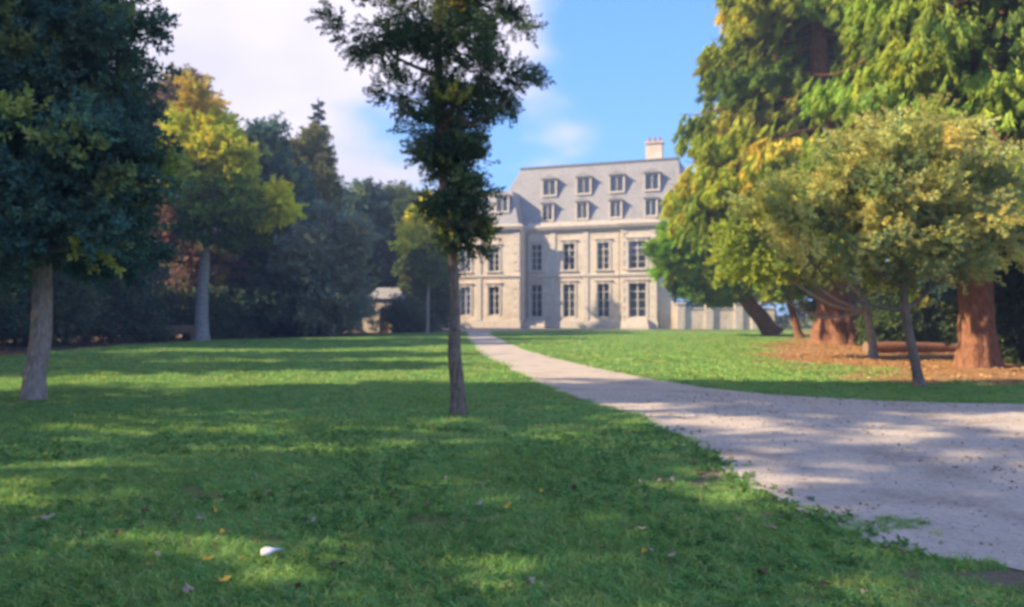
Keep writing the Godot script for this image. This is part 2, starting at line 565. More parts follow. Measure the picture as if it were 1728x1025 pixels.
func make_grass() -> void:
	var g := Node3D.new()
	g.name = "grass"
	add_child(g)
	tag(g, "mown green grass of the lawn on both sides of the path", "grass", "", "stuff")
	var greens := [[Color(0.247, 0.452, 0.115), 4.0], [Color(0.190, 0.395, 0.115), 3.0], [Color(0.333, 0.480, 0.121), 2.0], [Color(0.428, 0.469, 0.189), 0.8]]
	for zone in [[3.6, 8.5, 640.0, S.tuft, 1.0, 0.78], [8.5, 18.0, 150.0, S.tuft2, 1.0, 0.72], [18.0, 70.0, 15.0, S.tuft3, 1.0, 0.70]]:
		var xf := []
		var cols := PackedColorArray()
		var n := int((zone[1] * zone[1] - zone[0] * zone[0]) * zone[5] * zone[2])
		for i in n:
			var d: float = sqrt(lerpf(zone[0] * zone[0], zone[1] * zone[1], rng.randf()))
			var x: float = rng.randf_range(-1, 1) * d * zone[5]
			var z: float = -d
			var p := Vector2(x, z)
			var worn: bool = false
			if on_path(p):
				# weeds that creep over the ragged near edge of the gravel
				if d > 10.5 or x > 3.6: continue
				var e := nz.get_noise_2d(x * 70, z * 70 + 55)
				var depth := x - (2.25 if d > 6.2 else 2.25 + (6.2 - d) * 0.75)
				if e < 0.2 + depth * 0.6: continue
				worn = true
			elif litter_at(x, z) > rng.randf_range(0.15, 0.85) or wood_at(x, z) > rng.randf_range(0.2, 0.8): continue
			var near_edge: float = 0.0
			if d < 12:
				near_edge = smoothstep(0.9, 0.0, absf(x - 2.2)) if d > 6 else 0.0
				if near_edge > 0.3 and nz.get_noise_2d(x * 90 + 31, z * 90) < -0.3: continue
			var patch := nz.get_noise_2d(x * 22 + 900, z * 22)
			if d < 9 and nz.get_noise_2d(x * 75 + 431, z * 75) < -0.48: continue
			var c := jitter(pick(greens), 0.25)
			c = c.lerp(Color(0.25, 0.36, 0.08), clampf(patch * 0.8, 0, 0.5))
			var s: float = zone[4] * rng.randf_range(0.65, 1.3) * (0.7 if worn else 1.0)
			var h: float = s * (0.85 + 0.6 * maxf(patch, -0.4)) * rng.randf_range(0.7, 1.3)
			var a := rng.randf() * TAU
			xf.append(Transform3D(Basis(Vector3(cos(a), 0, sin(a)) * s, Vector3(0, h, 0), Vector3(-sin(a), 0, cos(a)) * s), Vector3(x, 0.0, z)))
			cols.append(c)
		copies("tufts", zone[3], xf, cols, g)
	# broad-leaved weeds in the near turf
	var xw := []
	var cw := PackedColorArray()
	for i in 5200:
		var d := sqrt(lerpf(13.0, 120.0, rng.randf()))
		var x := rng.randf_range(-1, 1) * d * 0.78
		var p := Vector2(x, -d)
		var lush := nz.get_noise_2d(x * 40 + 77, -d * 40)
		if on_path(p):
			continue
		elif lush < -0.05: continue
		xw.append(Transform3D(basis_along((Vector3.UP + rv() * 0.3).normalized(), rng.randf_range(0.45, 0.95)), Vector3(x, 0.012, -d)))
		cw.append(jitter(pick([[Color(0.11, 0.24, 0.065), 3.0], [Color(0.16, 0.30, 0.07), 2.0]]), 0.25))
	for p in path_poly:
		if p.y < -11.0 or p.x > 4.6: continue
		if nz.get_noise_2d(p.x * 45 + 17, p.y * 45) < -0.1: continue
		for k in 5:
			var q := p + Vector2(rng.randfn() * 0.16 - 0.08, rng.randfn() * 0.14)
			xw.append(Transform3D(basis_along((Vector3.UP + rv() * 0.4).normalized(), rng.randf_range(0.35, 0.95)), Vector3(q.x, 0.01, q.y)))
			cw.append(jitter(pick([[Color(0.11, 0.24, 0.065), 3.0], [Color(0.16, 0.30, 0.07), 2.0]]), 0.25))
	copies("clover", S.weed, xw, cw, g)

func leaf_xf(x: float, z: float, s: float, y := 0.02) -> Transform3D:
	var b := Basis(Vector3.UP, rng.randf() * TAU) * Basis(rv(), rng.randf_range(0, 0.5))
	return Transform3D(b.scaled(Vector3.ONE * s), Vector3(x, y, z))

func make_litter() -> void:
	var browns := [[Color(0.20, 0.105, 0.045), 3.0], [Color(0.28, 0.15, 0.06), 2.0], [Color(0.11, 0.065, 0.04), 2.0], [Color(0.42, 0.27, 0.05), 0.7], [Color(0.33, 0.27, 0.21), 1.0]]
	var oranges := [[Color(0.46, 0.25, 0.10), 3.0], [Color(0.34, 0.17, 0.07), 2.5], [Color(0.54, 0.38, 0.19), 2.0], [Color(0.20, 0.10, 0.05), 1.6]]
	for lot in [["fallen_leaves_under_redwoods", 30000, oranges, "orange needles and leaves scattered under the redwoods"], ["fallen_leaves_on_wood_floor", 5000, browns, "brown leaves scattered along the edge of the dark wood"], ["fallen_leaves_on_lawn", 3200, browns, "small brown leaves strewn over the lawn and path edge"]]:
		var xf := []
		var cols := PackedColorArray()
		for i in lot[1]:
			var x: float
			var z: float
			var s := rng.randf_range(0.05, 0.11)
			if lot[0] == "fallen_leaves_under_redwoods":
				x = rng.randf_range(6.5, 27); z = -rng.randf_range(15.5, 44)
				if litter_at(x, z) < rng.randf(): continue
				s = rng.randf_range(0.05, 0.13)
				if nz.get_noise_2d(x * 55 + 9, z * 55) < rng.randf_range(-0.5, 0.25): continue
			elif lot[0] == "fallen_leaves_on_wood_floor":
				var d := rng.randf_range(24, 66)
				x = rng.randf_range(-26, -5); z = -d
				if absf(wood_at(x, z) - 0.7) > 0.5 * rng.randf(): continue
				s = rng.randf_range(0.10, 0.22)
			else:
				var d := sqrt(lerpf(15.0, 260.0, rng.randf()))
				x = rng.randf_range(-1, 1) * d * 0.75; z = -d
				if nz.get_noise_2d(x * 25 + 12, z * 25) < rng.randf_range(-0.3, 0.35): continue
				s = rng.randf_range(0.03, 0.07)
			xf.append(leaf_xf(x, z, s, 0.015 if on_path(Vector2(x, z)) else 0.03))
			cols.append(jitter(pick(lot[2]), 0.25))
		var o := copies(lot[0], S.dead[rng.randi() % 3], xf, cols, self)
		tag(o, lot[3], "leaves", "", "stuff")
	# pebbles on the gravel
	var px := []
	var pc := PackedColorArray()
	for i in 9000:
		var d := sqrt(lerpf(20.0, 230.0, rng.randf()))
		var x := rng.randf_range(1.5, 10.5)
		var p := Vector2(x, -d)
		if not on_path(p): continue
		var s := rng.randf_range(0.008, 0.026)
		px.append(Transform3D(Basis(rv(), rng.randf() * 6.0).scaled(Vector3(s, s * 0.7, s * 1.2)), Vector3(x, 0.008 + s * 0.12, -d)))
		pc.append(jitter(pick([[Color(0.42, 0.38, 0.34), 3.0], [Color(0.3, 0.27, 0.25), 2.0], [Color(0.55, 0.5, 0.45), 1.0]]), 0.2))
	tag(copies("gravel", S.pebble, px, pc, self), "small loose stones on the gravel path", "gravel", "", "stuff")

# single leaves near the camera that can be told apart, and one white scrap
func make_single_leaves() -> void:
	var kinds := {
		"brown": [Color(0.13, 0.07, 0.035), "curled dark brown leaf lying in the near grass", "dark brown leaves in the near grass"],
		"tan": [Color(0.36, 0.26, 0.20), "dry pale tan leaf lying in the near grass", "pale tan leaves in the near grass"],
		"yellow": [Color(0.50, 0.33, 0.04), "bright yellow autumn leaf lying in the near grass", "yellow leaves in the near grass"],
	}
	var mats := {}
	for k in kinds:
		var st := mat(kinds[k][0], 0.75)
		mats[k] = st
	var spots := [["yellow", -2.06, -5.51, 0.09], ["yellow", -1.69, -4.52, 0.12], ["brown", -1.08, -4.78, 0.15], ["brown", -4.1, -5.75, 0.13], ["tan", -3.55, -5.9, 0.12], ["brown", -2.9, -6.1, 0.13], ["tan", -0.65, -7.3, 0.11], ["tan", 0.1, -4.5, 0.10], ["brown", 0.55, -6.9, 0.12], ["tan", 1.35, -7.2, 0.12], ["brown", 1.5, -4.65, 0.12], ["tan", 0.95, -5.6, 0.10]]
	for i in 34:
		var d := sqrt(lerpf(18.5, 62.0, rng.randf()))
		var x := rng.randf_range(-0.66, 0.62) * d
		if on_path(Vector2(x, -d)): continue
		spots.append([["brown", "tan", "brown", "tan", "yellow"][rng.randi() % 5], x, -d, rng.randf_range(0.06, 0.11)])
	for s in spots:
		var k: Array = kinds[s[0]]
		var o := put_mesh("fallen_leaf", S.dead[rng.randi() % 3], self, mats[s[0]])
		o.transform = leaf_xf(s[1], s[2], s[3], 0.052)
		tag(o, k[1], "leaf", k[2])
	var st := new_st()
	var rim := []
	for i in 14:
		var a := TAU * i / 14
		rim.append(Vector3(cos(a) * 0.075 * rng.randf_range(0.8, 1.1), 0.016 + 0.018 * sin(a * 2), sin(a) * 0.05 * rng.randf_range(0.8, 1.1)))
	st.set_smooth_group(0)
	for i in 14:
		st.add_vertex(Vector3(0, 0.035, 0)); st.add_vertex(rim[i]); st.add_vertex(rim[(i + 1) % 14])
		st.add_vertex(Vector3(0, 0.0, 0)); st.add_vertex(rim[(i + 1) % 14]); st.add_vertex(rim[i])
	var scrap := put_mesh("white_scrap", done(st), self, M.scrap)
	scrap.position = Vector3(-1.56, 0.045, -5.03)
	scrap.rotation = Vector3(0.08, 0.3, 0.05)
	tag(scrap, "small crumpled white scrap lying in the near grass", "scrap")

# ---------------------------------------------------------------- the house
# a wall of the plane z, with openings [x0, x1, y0, y1] that have reveals of the given depth
func pierced(x0: float, x1: float, y0: float, y1: float, z: float, holes: Array, depth: float) -> ArrayMesh:
	var st := new_st()
	var xs := [x0, x1]
	var ys := [y0, y1]
	for h in holes:
		for v in [h[0], h[1]]: if not xs.has(v): xs.append(v)
		for v in [h[2], h[3]]: if not ys.has(v): ys.append(v)
	xs.sort(); ys.sort()
	for i in xs.size() - 1:
		for j in ys.size() - 1:
			var cx: float = (xs[i] + xs[i + 1]) / 2
			var cy: float = (ys[j] + ys[j + 1]) / 2
			var open := false
			for h in holes:
				if cx > h[0] and cx < h[1] and cy > h[2] and cy < h[3]: open = true
			if open: continue
			quad(st, Vector3(xs[i], ys[j], z), Vector3(xs[i], ys[j + 1], z), Vector3(xs[i + 1], ys[j + 1], z), Vector3(xs[i + 1], ys[j], z))
			quad(st, Vector3(xs[i + 1], ys[j], z - depth), Vector3(xs[i + 1], ys[j + 1], z - depth), Vector3(xs[i], ys[j + 1], z - depth), Vector3(xs[i], ys[j], z - depth))
	for h in holes:
		var a := Vector3(h[0], h[2], z)
		var b := Vector3(h[0], h[3], z)
		var c := Vector3(h[1], h[3], z)
		var d := Vector3(h[1], h[2], z)
		var k := Vector3(0, 0, -depth)
		quad(st, a, a + k, b + k, b)
		quad(st, b, b + k, c + k, c)
		quad(st, c, c + k, d + k, d)
		quad(st, d, d + k, a + k, a)
	# the ends and the top, so that the wall is solid
	quad(st, Vector3(x0, y0, z - depth), Vector3(x0, y1, z - depth), Vector3(x0, y1, z), Vector3(x0, y0, z))
	quad(st, Vector3(x1, y0, z), Vector3(x1, y1, z), Vector3(x1, y1, z - depth), Vector3(x1, y0, z - depth))
	quad(st, Vector3(x0, y1, z), Vector3(x0, y1, z - depth), Vector3(x1, y1, z - depth), Vector3(x1, y1, z))
	return done(st)

func ring_frame(st: SurfaceTool, x0: float, x1: float, y0: float, y1: float, w: float, zb: float, zf: float) -> void:
	box(st, Vector3(x0, y0, zb), Vector3(x0 + w, y1, zf))
	box(st, Vector3(x1 - w, y0, zb), Vector3(x1, y1, zf))
	box(st, Vector3(x0 + w, y1 - w, zb), Vector3(x1 - w, y1, zf))
	box(st, Vector3(x0 + w, y0, zb), Vector3(x1 - w, y0 + w, zf))

# a casement in an opening h of the plane z: surround, sill, sash, bars, panes, sometimes a curtain
func window(house: Node3D, h: Array, z: float, called: String, rows: int, with_sill: bool, curtain: float) -> void:
	var w := Node3D.new()
	var n := called
	var k := 0
	while house.has_node(NodePath(n)):
		k += 1
		n = "%s_%03d" % [called, k]
	w.name = n
	house.add_child(w)
	var st := new_st()
	ring_frame(st, h[0], h[1], h[2], h[3], 0.07, z - 0.30, z - 0.22)
	var cx: float = (h[0] + h[1]) / 2
	box(st, Vector3(cx - 0.05, h[2] + 0.09, z - 0.295), Vector3(cx + 0.05, h[3] - 0.09, z - 0.215))
	put_mesh("frame", done(st), w, M.frame)
	for r in range(1, rows):
		var y: float = lerpf(h[2], h[3], float(r) / rows)
		var thick := 0.05 if r < rows - 1 else 0.08
		put_mesh("glazing_bar", box_mesh(Vector3(h[0] + 0.09, y - thick / 2, z - 0.29), Vector3(cx - 0.05, y + thick / 2, z - 0.225)), w, M.frame)
		put_mesh("glazing_bar", box_mesh(Vector3(cx + 0.05, y - thick / 2, z - 0.29), Vector3(h[1] - 0.09, y + thick / 2, z - 0.225)), w, M.frame)
	for side in [[h[0] + 0.06, cx], [cx, h[1] - 0.06]]:
		for r in rows:
			var ya: float = lerpf(h[2], h[3], float(r) / rows)
			var yb: float = lerpf(h[2], h[3], float(r + 1) / rows)
			put_mesh("pane", box_mesh(Vector3(side[0] + 0.01, ya + 0.01, z - 0.262), Vector3(side[1] - 0.01, yb - 0.01, z - 0.256)), w, M.glass)
	if curtain > 0.0:
		var sc := new_st()
		for side in [[h[0] - 0.1, 1.0], [h[1] + 0.1, -1.0]]:
			var x: float = side[0]
			var wide: float = (h[1] - h[0]) * curtain
			for i in 8:
				var xa: float = x + side[1] * wide * i / 8.0
				var xb: float = x + side[1] * wide * (i + 1) / 8.0
				var za: float = z - 0.62 + 0.05 * (i % 2)
				var zb: float = z - 0.62 + 0.05 * ((i + 1) % 2)
				quad(sc, Vector3(xa, h[2] - 0.1, za), Vector3(xa, h[3] + 0.1, za), Vector3(xb, h[3] + 0.1, zb), Vector3(xb, h[2] - 0.1, zb))
		put_mesh("curtain", done(sc), w, M.curtain)
	var ss := new_st()
	# moulded stone surround with a keystone and a small hood
	box(ss, Vector3(h[0] - 0.22, h[2], z), Vector3(h[0], h[3] + 0.22, z + 0.07))
	box(ss, Vector3(h[1], h[2], z), Vector3(h[1] + 0.22, h[3] + 0.22, z + 0.07))
	box(ss, Vector3(h[0], h[3], z), Vector3(h[1], h[3] + 0.22, z + 0.07))
	put_mesh("surround", done(ss), w, M.trim)
	put_mesh("keystone", box_mesh(Vector3(cx - 0.16, h[3] - 0.06, z + 0.003), Vector3(cx + 0.16, h[3] + 0.30, z + 0.12)), w, M.trim)
	var sh := new_st()
	box(sh, Vector3(h[0] - 0.32, h[3] + 0.30, z), Vector3(h[1] + 0.32, h[3] + 0.42, z + 0.2))
	box(sh, Vector3(h[0] - 0.26, h[3] + 0.22, z), Vector3(h[1] + 0.26, h[3] + 0.30, z + 0.12))
	put_mesh("hood", done(sh), w, M.trim)
	if with_sill:
		put_mesh("sill", box_mesh(Vector3(h[0] - 0.3, h[2] - 0.16, z), Vector3(h[1] + 0.3, h[2], z + 0.2)), w, M.trim)

# a dormer whose face stands in the plane z, with a hole for its window, cheeks and a small pitched roof
func dormer(house: Node3D, cx: float, y0: float, wide: float, high: float, z: float, back: float) -> void:
	var d := Node3D.new()
	var n := "dormer"
	var k := 0
	while house.has_node(NodePath(n)):
		k += 1
		n = "dormer_%03d" % k
	d.name = n
	house.add_child(d)
	var x0 := cx - wide / 2
	var x1 := cx + wide / 2
	var e := 0.14
	put_mesh("face", pierced(x0 - e, x1 + e, y0 - 0.15, y0 + high + e, z, [[x0, x1, y0, y0 + high]], 0.2), d, M.trim)
	var st := new_st()
	box(st, Vector3(x0 - e + 0.01, y0 - 0.15, z - back), Vector3(x0 - 0.06, y0 + high + e - 0.01, z - 0.2))
	box(st, Vector3(x1 + 0.06, y0 - 0.15, z - back), Vector3(x1 + e - 0.01, y0 + high + e - 0.01, z - 0.2))
	put_mesh("cheek", done(st), d, M.roof)
	var sr := new_st()
	var yt := y0 + high + e
	var a := Vector3(x0 - e - 0.12, yt, z + 0.16)
	var b := Vector3(x1 + e + 0.12, yt, z + 0.16)
	var c := Vector3(cx, yt + 0.55, z + 0.16)
	var q := Vector3(0, 0, -back - 0.5)
	sr.set_smooth_group(-1)
	for t in [[a, c, b], [a + q, b + q, c + q]]:
		for v in t: sr.add_vertex(v)
	quad(sr, a, a + q, c + q, c)
	quad(sr, c, c + q, b + q, b)
	quad(sr, a, b, b + q, a + q)
	put_mesh("roof", done(sr), d, M.roof)
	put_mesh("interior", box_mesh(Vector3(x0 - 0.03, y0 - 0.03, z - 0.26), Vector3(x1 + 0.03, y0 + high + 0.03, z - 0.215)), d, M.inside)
	var sf := new_st()
	ring_frame(sf, x0, x1, y0, y0 + high, 0.06, z - 0.15, z - 0.08)
	box(sf, Vector3(cx - 0.035, y0 + 0.08, z - 0.145), Vector3(cx + 0.035, y0 + high - 0.08, z - 0.085))
	put_mesh("frame", done(sf), d, M.frame)
	for s in [[x0 + 0.07, cx - 0.03], [cx + 0.03, x1 - 0.07]]:
		put_mesh("pane", box_mesh(Vector3(s[0], y0 + 0.07, z - 0.122), Vector3(s[1], y0 + high - 0.07, z - 0.116)), d, M.glass)

# a mansard: four steep slopes from the eaves up to a smaller flat top
func mansard(x0: float, x1: float, z0: float, z1: float, y0: float, y1: float, ix0: float, ix1: float, iz0: float, iz1: float) -> ArrayMesh:
	var st := new_st()
	var a := [Vector3(x0, y0, z1), Vector3(x1, y0, z1), Vector3(x1, y0, z0), Vector3(x0, y0, z0)]
	var b := [Vector3(x0 + ix0, y1, z1 - iz1), Vector3(x1 - ix1, y1, z1 - iz1), Vector3(x1 - ix1, y1, z0 + iz0), Vector3(x0 + ix0, y1, z0 + iz0)]
	for i in 4:
		var j := (i + 1) % 4
		quad(st, a[i], b[i], b[j], a[j])
	quad(st, b[0], b[3], b[2], b[1])
	quad(st, a[0], a[1], a[2], a[3])
	return done(st)

func moulding(x0: float, x1: float, y: float, z: float, steps: Array) -> ArrayMesh:
	var st := new_st()
	var yy := y
	for s in steps:
		box(st, Vector3(x0 - s[1], yy, z - 0.1), Vector3(x1 + s[1], yy + s[0], z + s[1]))
		yy += s[0]
	return done(st)

func make_house() -> void:
	var h := thing("country_house", "pale stone country house with dormered mansard roof at the end of the path", "house", Vector3(0.88, 0, -88), deg_to_rad(-20))
	var bays := [1.99, 5.82, 9.73]
	var main_holes := []
	for b in bays:
		main_holes.append([b - 0.68, b + 0.68, 1.25, 4.95])
		main_holes.append([b - 0.68, b + 0.68, 6.5, 9.5])
	put_mesh("wall", pierced(0.78, 11.9, 0, 11.2, 0, main_holes, 0.45), h, M.stone)
	var pav := [[13.6 - 0.95, 13.6 + 0.95, 1.25, 4.95], [13.6 - 0.95, 13.6 + 0.95, 6.5, 9.5]]
	put_mesh("pavilion_wall", pierced(11.9, 15.7, 0, 11.2, 0.5, pav, 0.45), h, M.stone)
	var wing := []
	for b in [-2.33, -5.82]:
		wing.append([b - 0.66, b + 0.66, 1.45, 4.7])
		wing.append([b - 0.66, b + 0.66, 6.4, 9.1])
	put_mesh("wing_wall", pierced(-8.28, 0.78, 0, 11.2, 2.2, wing, 0.45), h, M.stone)
	put_mesh("side_wall", box_mesh(Vector3(0.33, 0, 0), Vector3(0.777, 11.19, 1.75)), h, M.stone)
	put_mesh("side_wall", box_mesh(Vector3(11.9, 0, -0.45), Vector3(12.3, 11.19, 0.05)), h, M.stone)
	put_mesh("side_wall", box_mesh(Vector3(15.25, 0, -12), Vector3(15.697, 11.19, 0.05)), h, M.stone)
	put_mesh("side_wall", box_mesh(Vector3(-8.277, 0, -12), Vector3(-7.8, 11.19, 1.75)), h, M.stone)
	put_mesh("back_wall", box_mesh(Vector3(-8.28, 0, -12.45), Vector3(15.7, 11.2, -12)), h, M.stone)
	var sf := new_st()
	for y in [0.3, 5.5, 11.0]:
		box(sf, Vector3(-7.8, y, -12), Vector3(15.25, y + 0.15, -0.46))
		box(sf, Vector3(-7.8, y, -0.46), Vector3(0.33, y + 0.15, 1.74))
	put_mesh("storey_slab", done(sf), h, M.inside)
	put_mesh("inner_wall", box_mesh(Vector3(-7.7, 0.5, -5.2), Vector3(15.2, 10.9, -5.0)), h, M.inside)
	# plinth, string course, cornice
	for s in [[0.78, 11.9, 0.0], [11.9, 15.7, 0.5], [-8.28, 0.78, 2.2]]:
		put_mesh("plinth", moulding(s[0] + 0.002, s[1] - 0.002, 0.0, s[2], [[0.75, 0.1], [0.1, 0.06]]), h, M.trim)
		put_mesh("string_course", moulding(s[0] + 0.002, s[1] - 0.002, 5.62, s[2], [[0.16, 0.08], [0.14, 0.16], [0.1, 0.1]]), h, M.trim)
		put_mesh("cornice", moulding(s[0] + 0.002, s[1] - 0.002, 10.75, s[2], [[0.18, 0.1], [0.16, 0.2], [0.22, 0.42], [0.14, 0.52], [0.16, 0.3]]), h, M.trim)
	# pilasters and quoins
	for px in [[4.0, 0.0], [7.8, 0.0], [-4.1, 2.2]]:
		put_mesh("pilaster", box_mesh(Vector3(px[0] - 0.28, 0.86, px[1]), Vector3(px[0] + 0.28, 5.6, px[1] + 0.09)), h, M.trim)
		put_mesh("pilaster", box_mesh(Vector3(px[0] - 0.28, 6.03, px[1]), Vector3(px[0] + 0.28, 10.74, px[1] + 0.09)), h, M.trim)
	for q in [[0.42, 0.78, 2.2], [-8.28, -7.92, 2.2], [15.34, 15.7, 0.5], [11.9, 12.2, 0.5]]:
		for i in 20:
			var y := 0.88 + i * 0.5
			if y > 5.2 and y < 6.0: continue
			var wide: float = 0.35 if i % 2 else 0.0
			var xa: float = q[0] - (wide if q[0] == 0.42 or q[0] == 15.34 else 0.0)
			var xb: float = q[1] + (wide if not (q[0] == 0.42 or q[0] == 15.34) else 0.0)
			put_mesh("quoin", box_mesh(Vector3(xa + 0.003, y, q[2]), Vector3(xb - 0.003, y + 0.47, q[2] + 0.06)), h, M.trim)
	for i in main_holes.size(): window(h, main_holes[i], 0.0, "window", 4, i % 2 == 1, [0.22, 0.3, 0.5, 0.14, 0.18, 0.4][i])
	for i in pav.size(): window(h, pav[i], 0.5, "window", 4, i % 2 == 1, 0.2)
	for i in wing.size(): window(h, wing[i], 2.2, "window", 4, i % 2 == 1, 0.3)
	# steps below the garden doors
	for s in [[1.99, 0.0], [13.6, 0.5]]:
		for i in 4:
			put_mesh("step", box_mesh(Vector3(s[0] - 1.5 + i * 0.12, i * 0.28, s[1] + 0.12), Vector3(s[0] + 1.5 - i * 0.12, i * 0.28 + 0.275, s[1] + 1.7 - i * 0.36)), h, M.trim)
	# rainwater pipes
	for p in [[0.95, 0.0], [11.6, 0.0], [-7.4, 2.2]]:
		var cp := CylinderMesh.new()
		cp.top_radius = 0.06; cp.bottom_radius = 0.06; cp.height = 9.8; cp.radial_segments = 8
		put_mesh("rainwater_pipe", cp, h, M.lead).position = Vector3(p[0], 5.75, p[1] + 0.24)
	# roofs
	put_mesh("roof", mansard(-4.6, 18.6, -11.4, -0.55, 11.6, 18.6, 4.0, 1.0, 2.0, 1.75), h, M.roof)
	put_mesh("wing_roof", mansard(-8.0, 0.5, -9.0, 1.75, 11.6, 15.6, 1.2, 1.2, 1.5, 1.1), h, M.roof)
	put_mesh("roof_ridge", box_mesh(Vector3(-0.75, 18.55, -2.75), Vector3(17.75, 18.78, -2.2)), h, M.lead)
	put_mesh("parapet", box_mesh(Vector3(0.9, 11.58, -0.5), Vector3(15.5, 11.95, -0.2)), h, M.trim)
	for cx in [3.15, 7.2, 11.0, 14.9]:
		dormer(h, cx, 12.25, 1.2, 1.8, -0.55, 0.9)
		dormer(h, cx, 15.2, 1.5, 1.75, -1.25, 1.0)
	for cx in [-4.9, -1.6]:
		dormer(h, cx, 13.2, 1.4, 1.7, 1.5, 1.2)
	for c in [[14.4, -6.0, 21.7]]:
		var st := new_st()
		box(st, Vector3(c[0] - 0.95, 17.5, c[1] - 0.5), Vector3(c[0] + 0.95, c[2] - 0.5, c[1] + 0.5))
		box(st, Vector3(c[0] - 1.08, c[2] - 0.5, c[1] - 0.63), Vector3(c[0] + 1.08, c[2] - 0.28, c[1] + 0.63))
		put_mesh("chimney", done(st), h, M.stone)
		for i in 3:
			var cm := CylinderMesh.new()
			cm.top_radius = 0.15; cm.bottom_radius = 0.19; cm.height = 0.55; cm.radial_segments = 12
			put_mesh("chimney_pot", cm, h, M.pot).position = Vector3(c[0] - 0.6 + i * 0.6, c[2], c[1])
	# sloping stair walls at both ends
	for s in [[-8.3, -1.0, 3.4, 1.5], [15.72, 1.0, 5.2, 2.9]]:
		var st := new_st()
		var x0: float = s[0]
		var x1: float = s[0] + s[1] * s[3]
		var pr := [Vector3(x0, 0, 0), Vector3(x0, s[2], 0), Vector3(x0 + s[1] * 0.35, s[2] * 0.9, 0), Vector3(x1, 0.9, 0), Vector3(x1, 0, 0)]
		var off: float = 1.0 if s[1] < 0 else -0.2
		for k in pr.size():
			var j := (k + 1) % pr.size()
			quad(st, pr[k] + Vector3(0, 0, off), pr[k] + Vector3(0, 0, off - 0.6), pr[j] + Vector3(0, 0, off - 0.6), pr[j] + Vector3(0, 0, off))
		st.set_smooth_group(-1)
		for k in range(1, pr.size() - 1):
			for v in [pr[0], pr[k], pr[k + 1]]: st.add_vertex(v + Vector3(0, 0, off))
			for v in [pr[0], pr[k + 1], pr[k]]: st.add_vertex(v + Vector3(0, 0, off - 0.6))
		put_mesh("stair_wall", done(st), h, M.stone)

func make_garden_wall() -> void:
	var g := thing("garden_wall", "low pale stone wall with piers running from the house to the redwoods", "wall", Vector3(17.8, 0, -81.2), deg_to_rad(-8))
	var st := new_st()
	box(st, Vector3(0, 0, -0.2), Vector3(9.5, 2.1, 0.2))
	put_mesh("wall", done(st), g, M.stone)
	put_mesh("coping", box_mesh(Vector3(-0.05, 2.102, -0.28), Vector3(9.55, 2.27, 0.28)), g, M.trim)
	for x in [0.0, 2.9, 5.9, 7.6]:
		var sp := new_st()
		box(sp, Vector3(x - 0.4, 0, -0.4), Vector3(x + 0.4, 2.6, 0.4))
		box(sp, Vector3(x - 0.5, 2.6, -0.5), Vector3(x + 0.5, 2.8, 0.5))
		put_mesh("pier", done(sp), g, M.trim)
	# a small pale stone lodge glimpsed between the trunks of the wood
	var l := thing("garden_lodge", "small pale stone outbuilding glimpsed through a gap in the dark wood", "outbuilding", Vector3(-11.0, 0, -67.5), deg_to_rad(-12))
	put_mesh("wall", pierced(-1.6, 2.0, 0, 2.9, 1.5, [[-0.1, 0.8, 0.0, 2.1]], 0.3), l, M.stone)
	put_mesh("side_wall", box_mesh(Vector3(-1.597, 0, -1.5), Vector3(-1.3, 2.89, 1.2)), l, M.stone)
	put_mesh("side_wall", box_mesh(Vector3(1.7, 0, -1.5), Vector3(1.997, 2.89, 1.2)), l, M.stone)
	var sr := new_st()
	var a := Vector3(-1.8, 2.9, 1.7)
	var b := Vector3(2.2, 2.9, 1.7)
	var c := Vector3(2.2, 2.9, -1.8)
	var d := Vector3(-1.8, 2.9, -1.8)
	var r0 := Vector3(-0.8, 3.9, 0.0)
	var r1 := Vector3(1.2, 3.9, 0.0)
	sr.set_smooth_group(-1)
	quad(sr, a, r0, r1, b)
	quad(sr, c, r1, r0, d)
	for t in [[d, r0, a], [b, r1, c]]:
		for v in t: sr.add_vertex(v)
	quad(sr, a, b, c, d)
	put_mesh("roof", done(sr), l, M.roof)
	put_mesh("door", box_mesh(Vector3(-0.1, 0.0, 1.22), Vector3(0.8, 2.1, 1.27)), l, M.wood)

# ---------------------------------------------------------------- bench and log
func make_bench() -> void:
	var b := thing("park_bench", "weathered brown wooden bench beside the pale trunk at the wood's edge", "bench", Vector3(-19.6, 0, -45.4), deg_to_rad(14))
	for i in 4:
		put_mesh("seat_slat", box_mesh(Vector3(-0.85, 0.43, 0.02 + i * 0.11), Vector3(0.85, 0.465, 0.115 + i * 0.11)), b, M.wood)
	for i in 4:
		var o := put_mesh("back_slat", box_mesh(Vector3(-0.85, 0.52 + i * 0.105, -0.03), Vector3(0.85, 0.61 + i * 0.105, 0.0)), b, M.wood)
		o.rotation.x = -0.08
	for x in [-0.78, 0.70]:
		var st := new_st()
		box(st, Vector3(x, 0, -0.10), Vector3(x + 0.08, 0.94, -0.035))
		box(st, Vector3(x, 0, 0.36), Vector3(x + 0.08, 0.62, 0.44))
		box(st, Vector3(x, 0.36, -0.035), Vector3(x + 0.08, 0.428, 0.36))
		put_mesh("leg", done(st), b, M.wood)
		put_mesh("armrest", box_mesh(Vector3(x - 0.01, 0.621, -0.034), Vector3(x + 0.09, 0.665, 0.48)), b, M.wood)

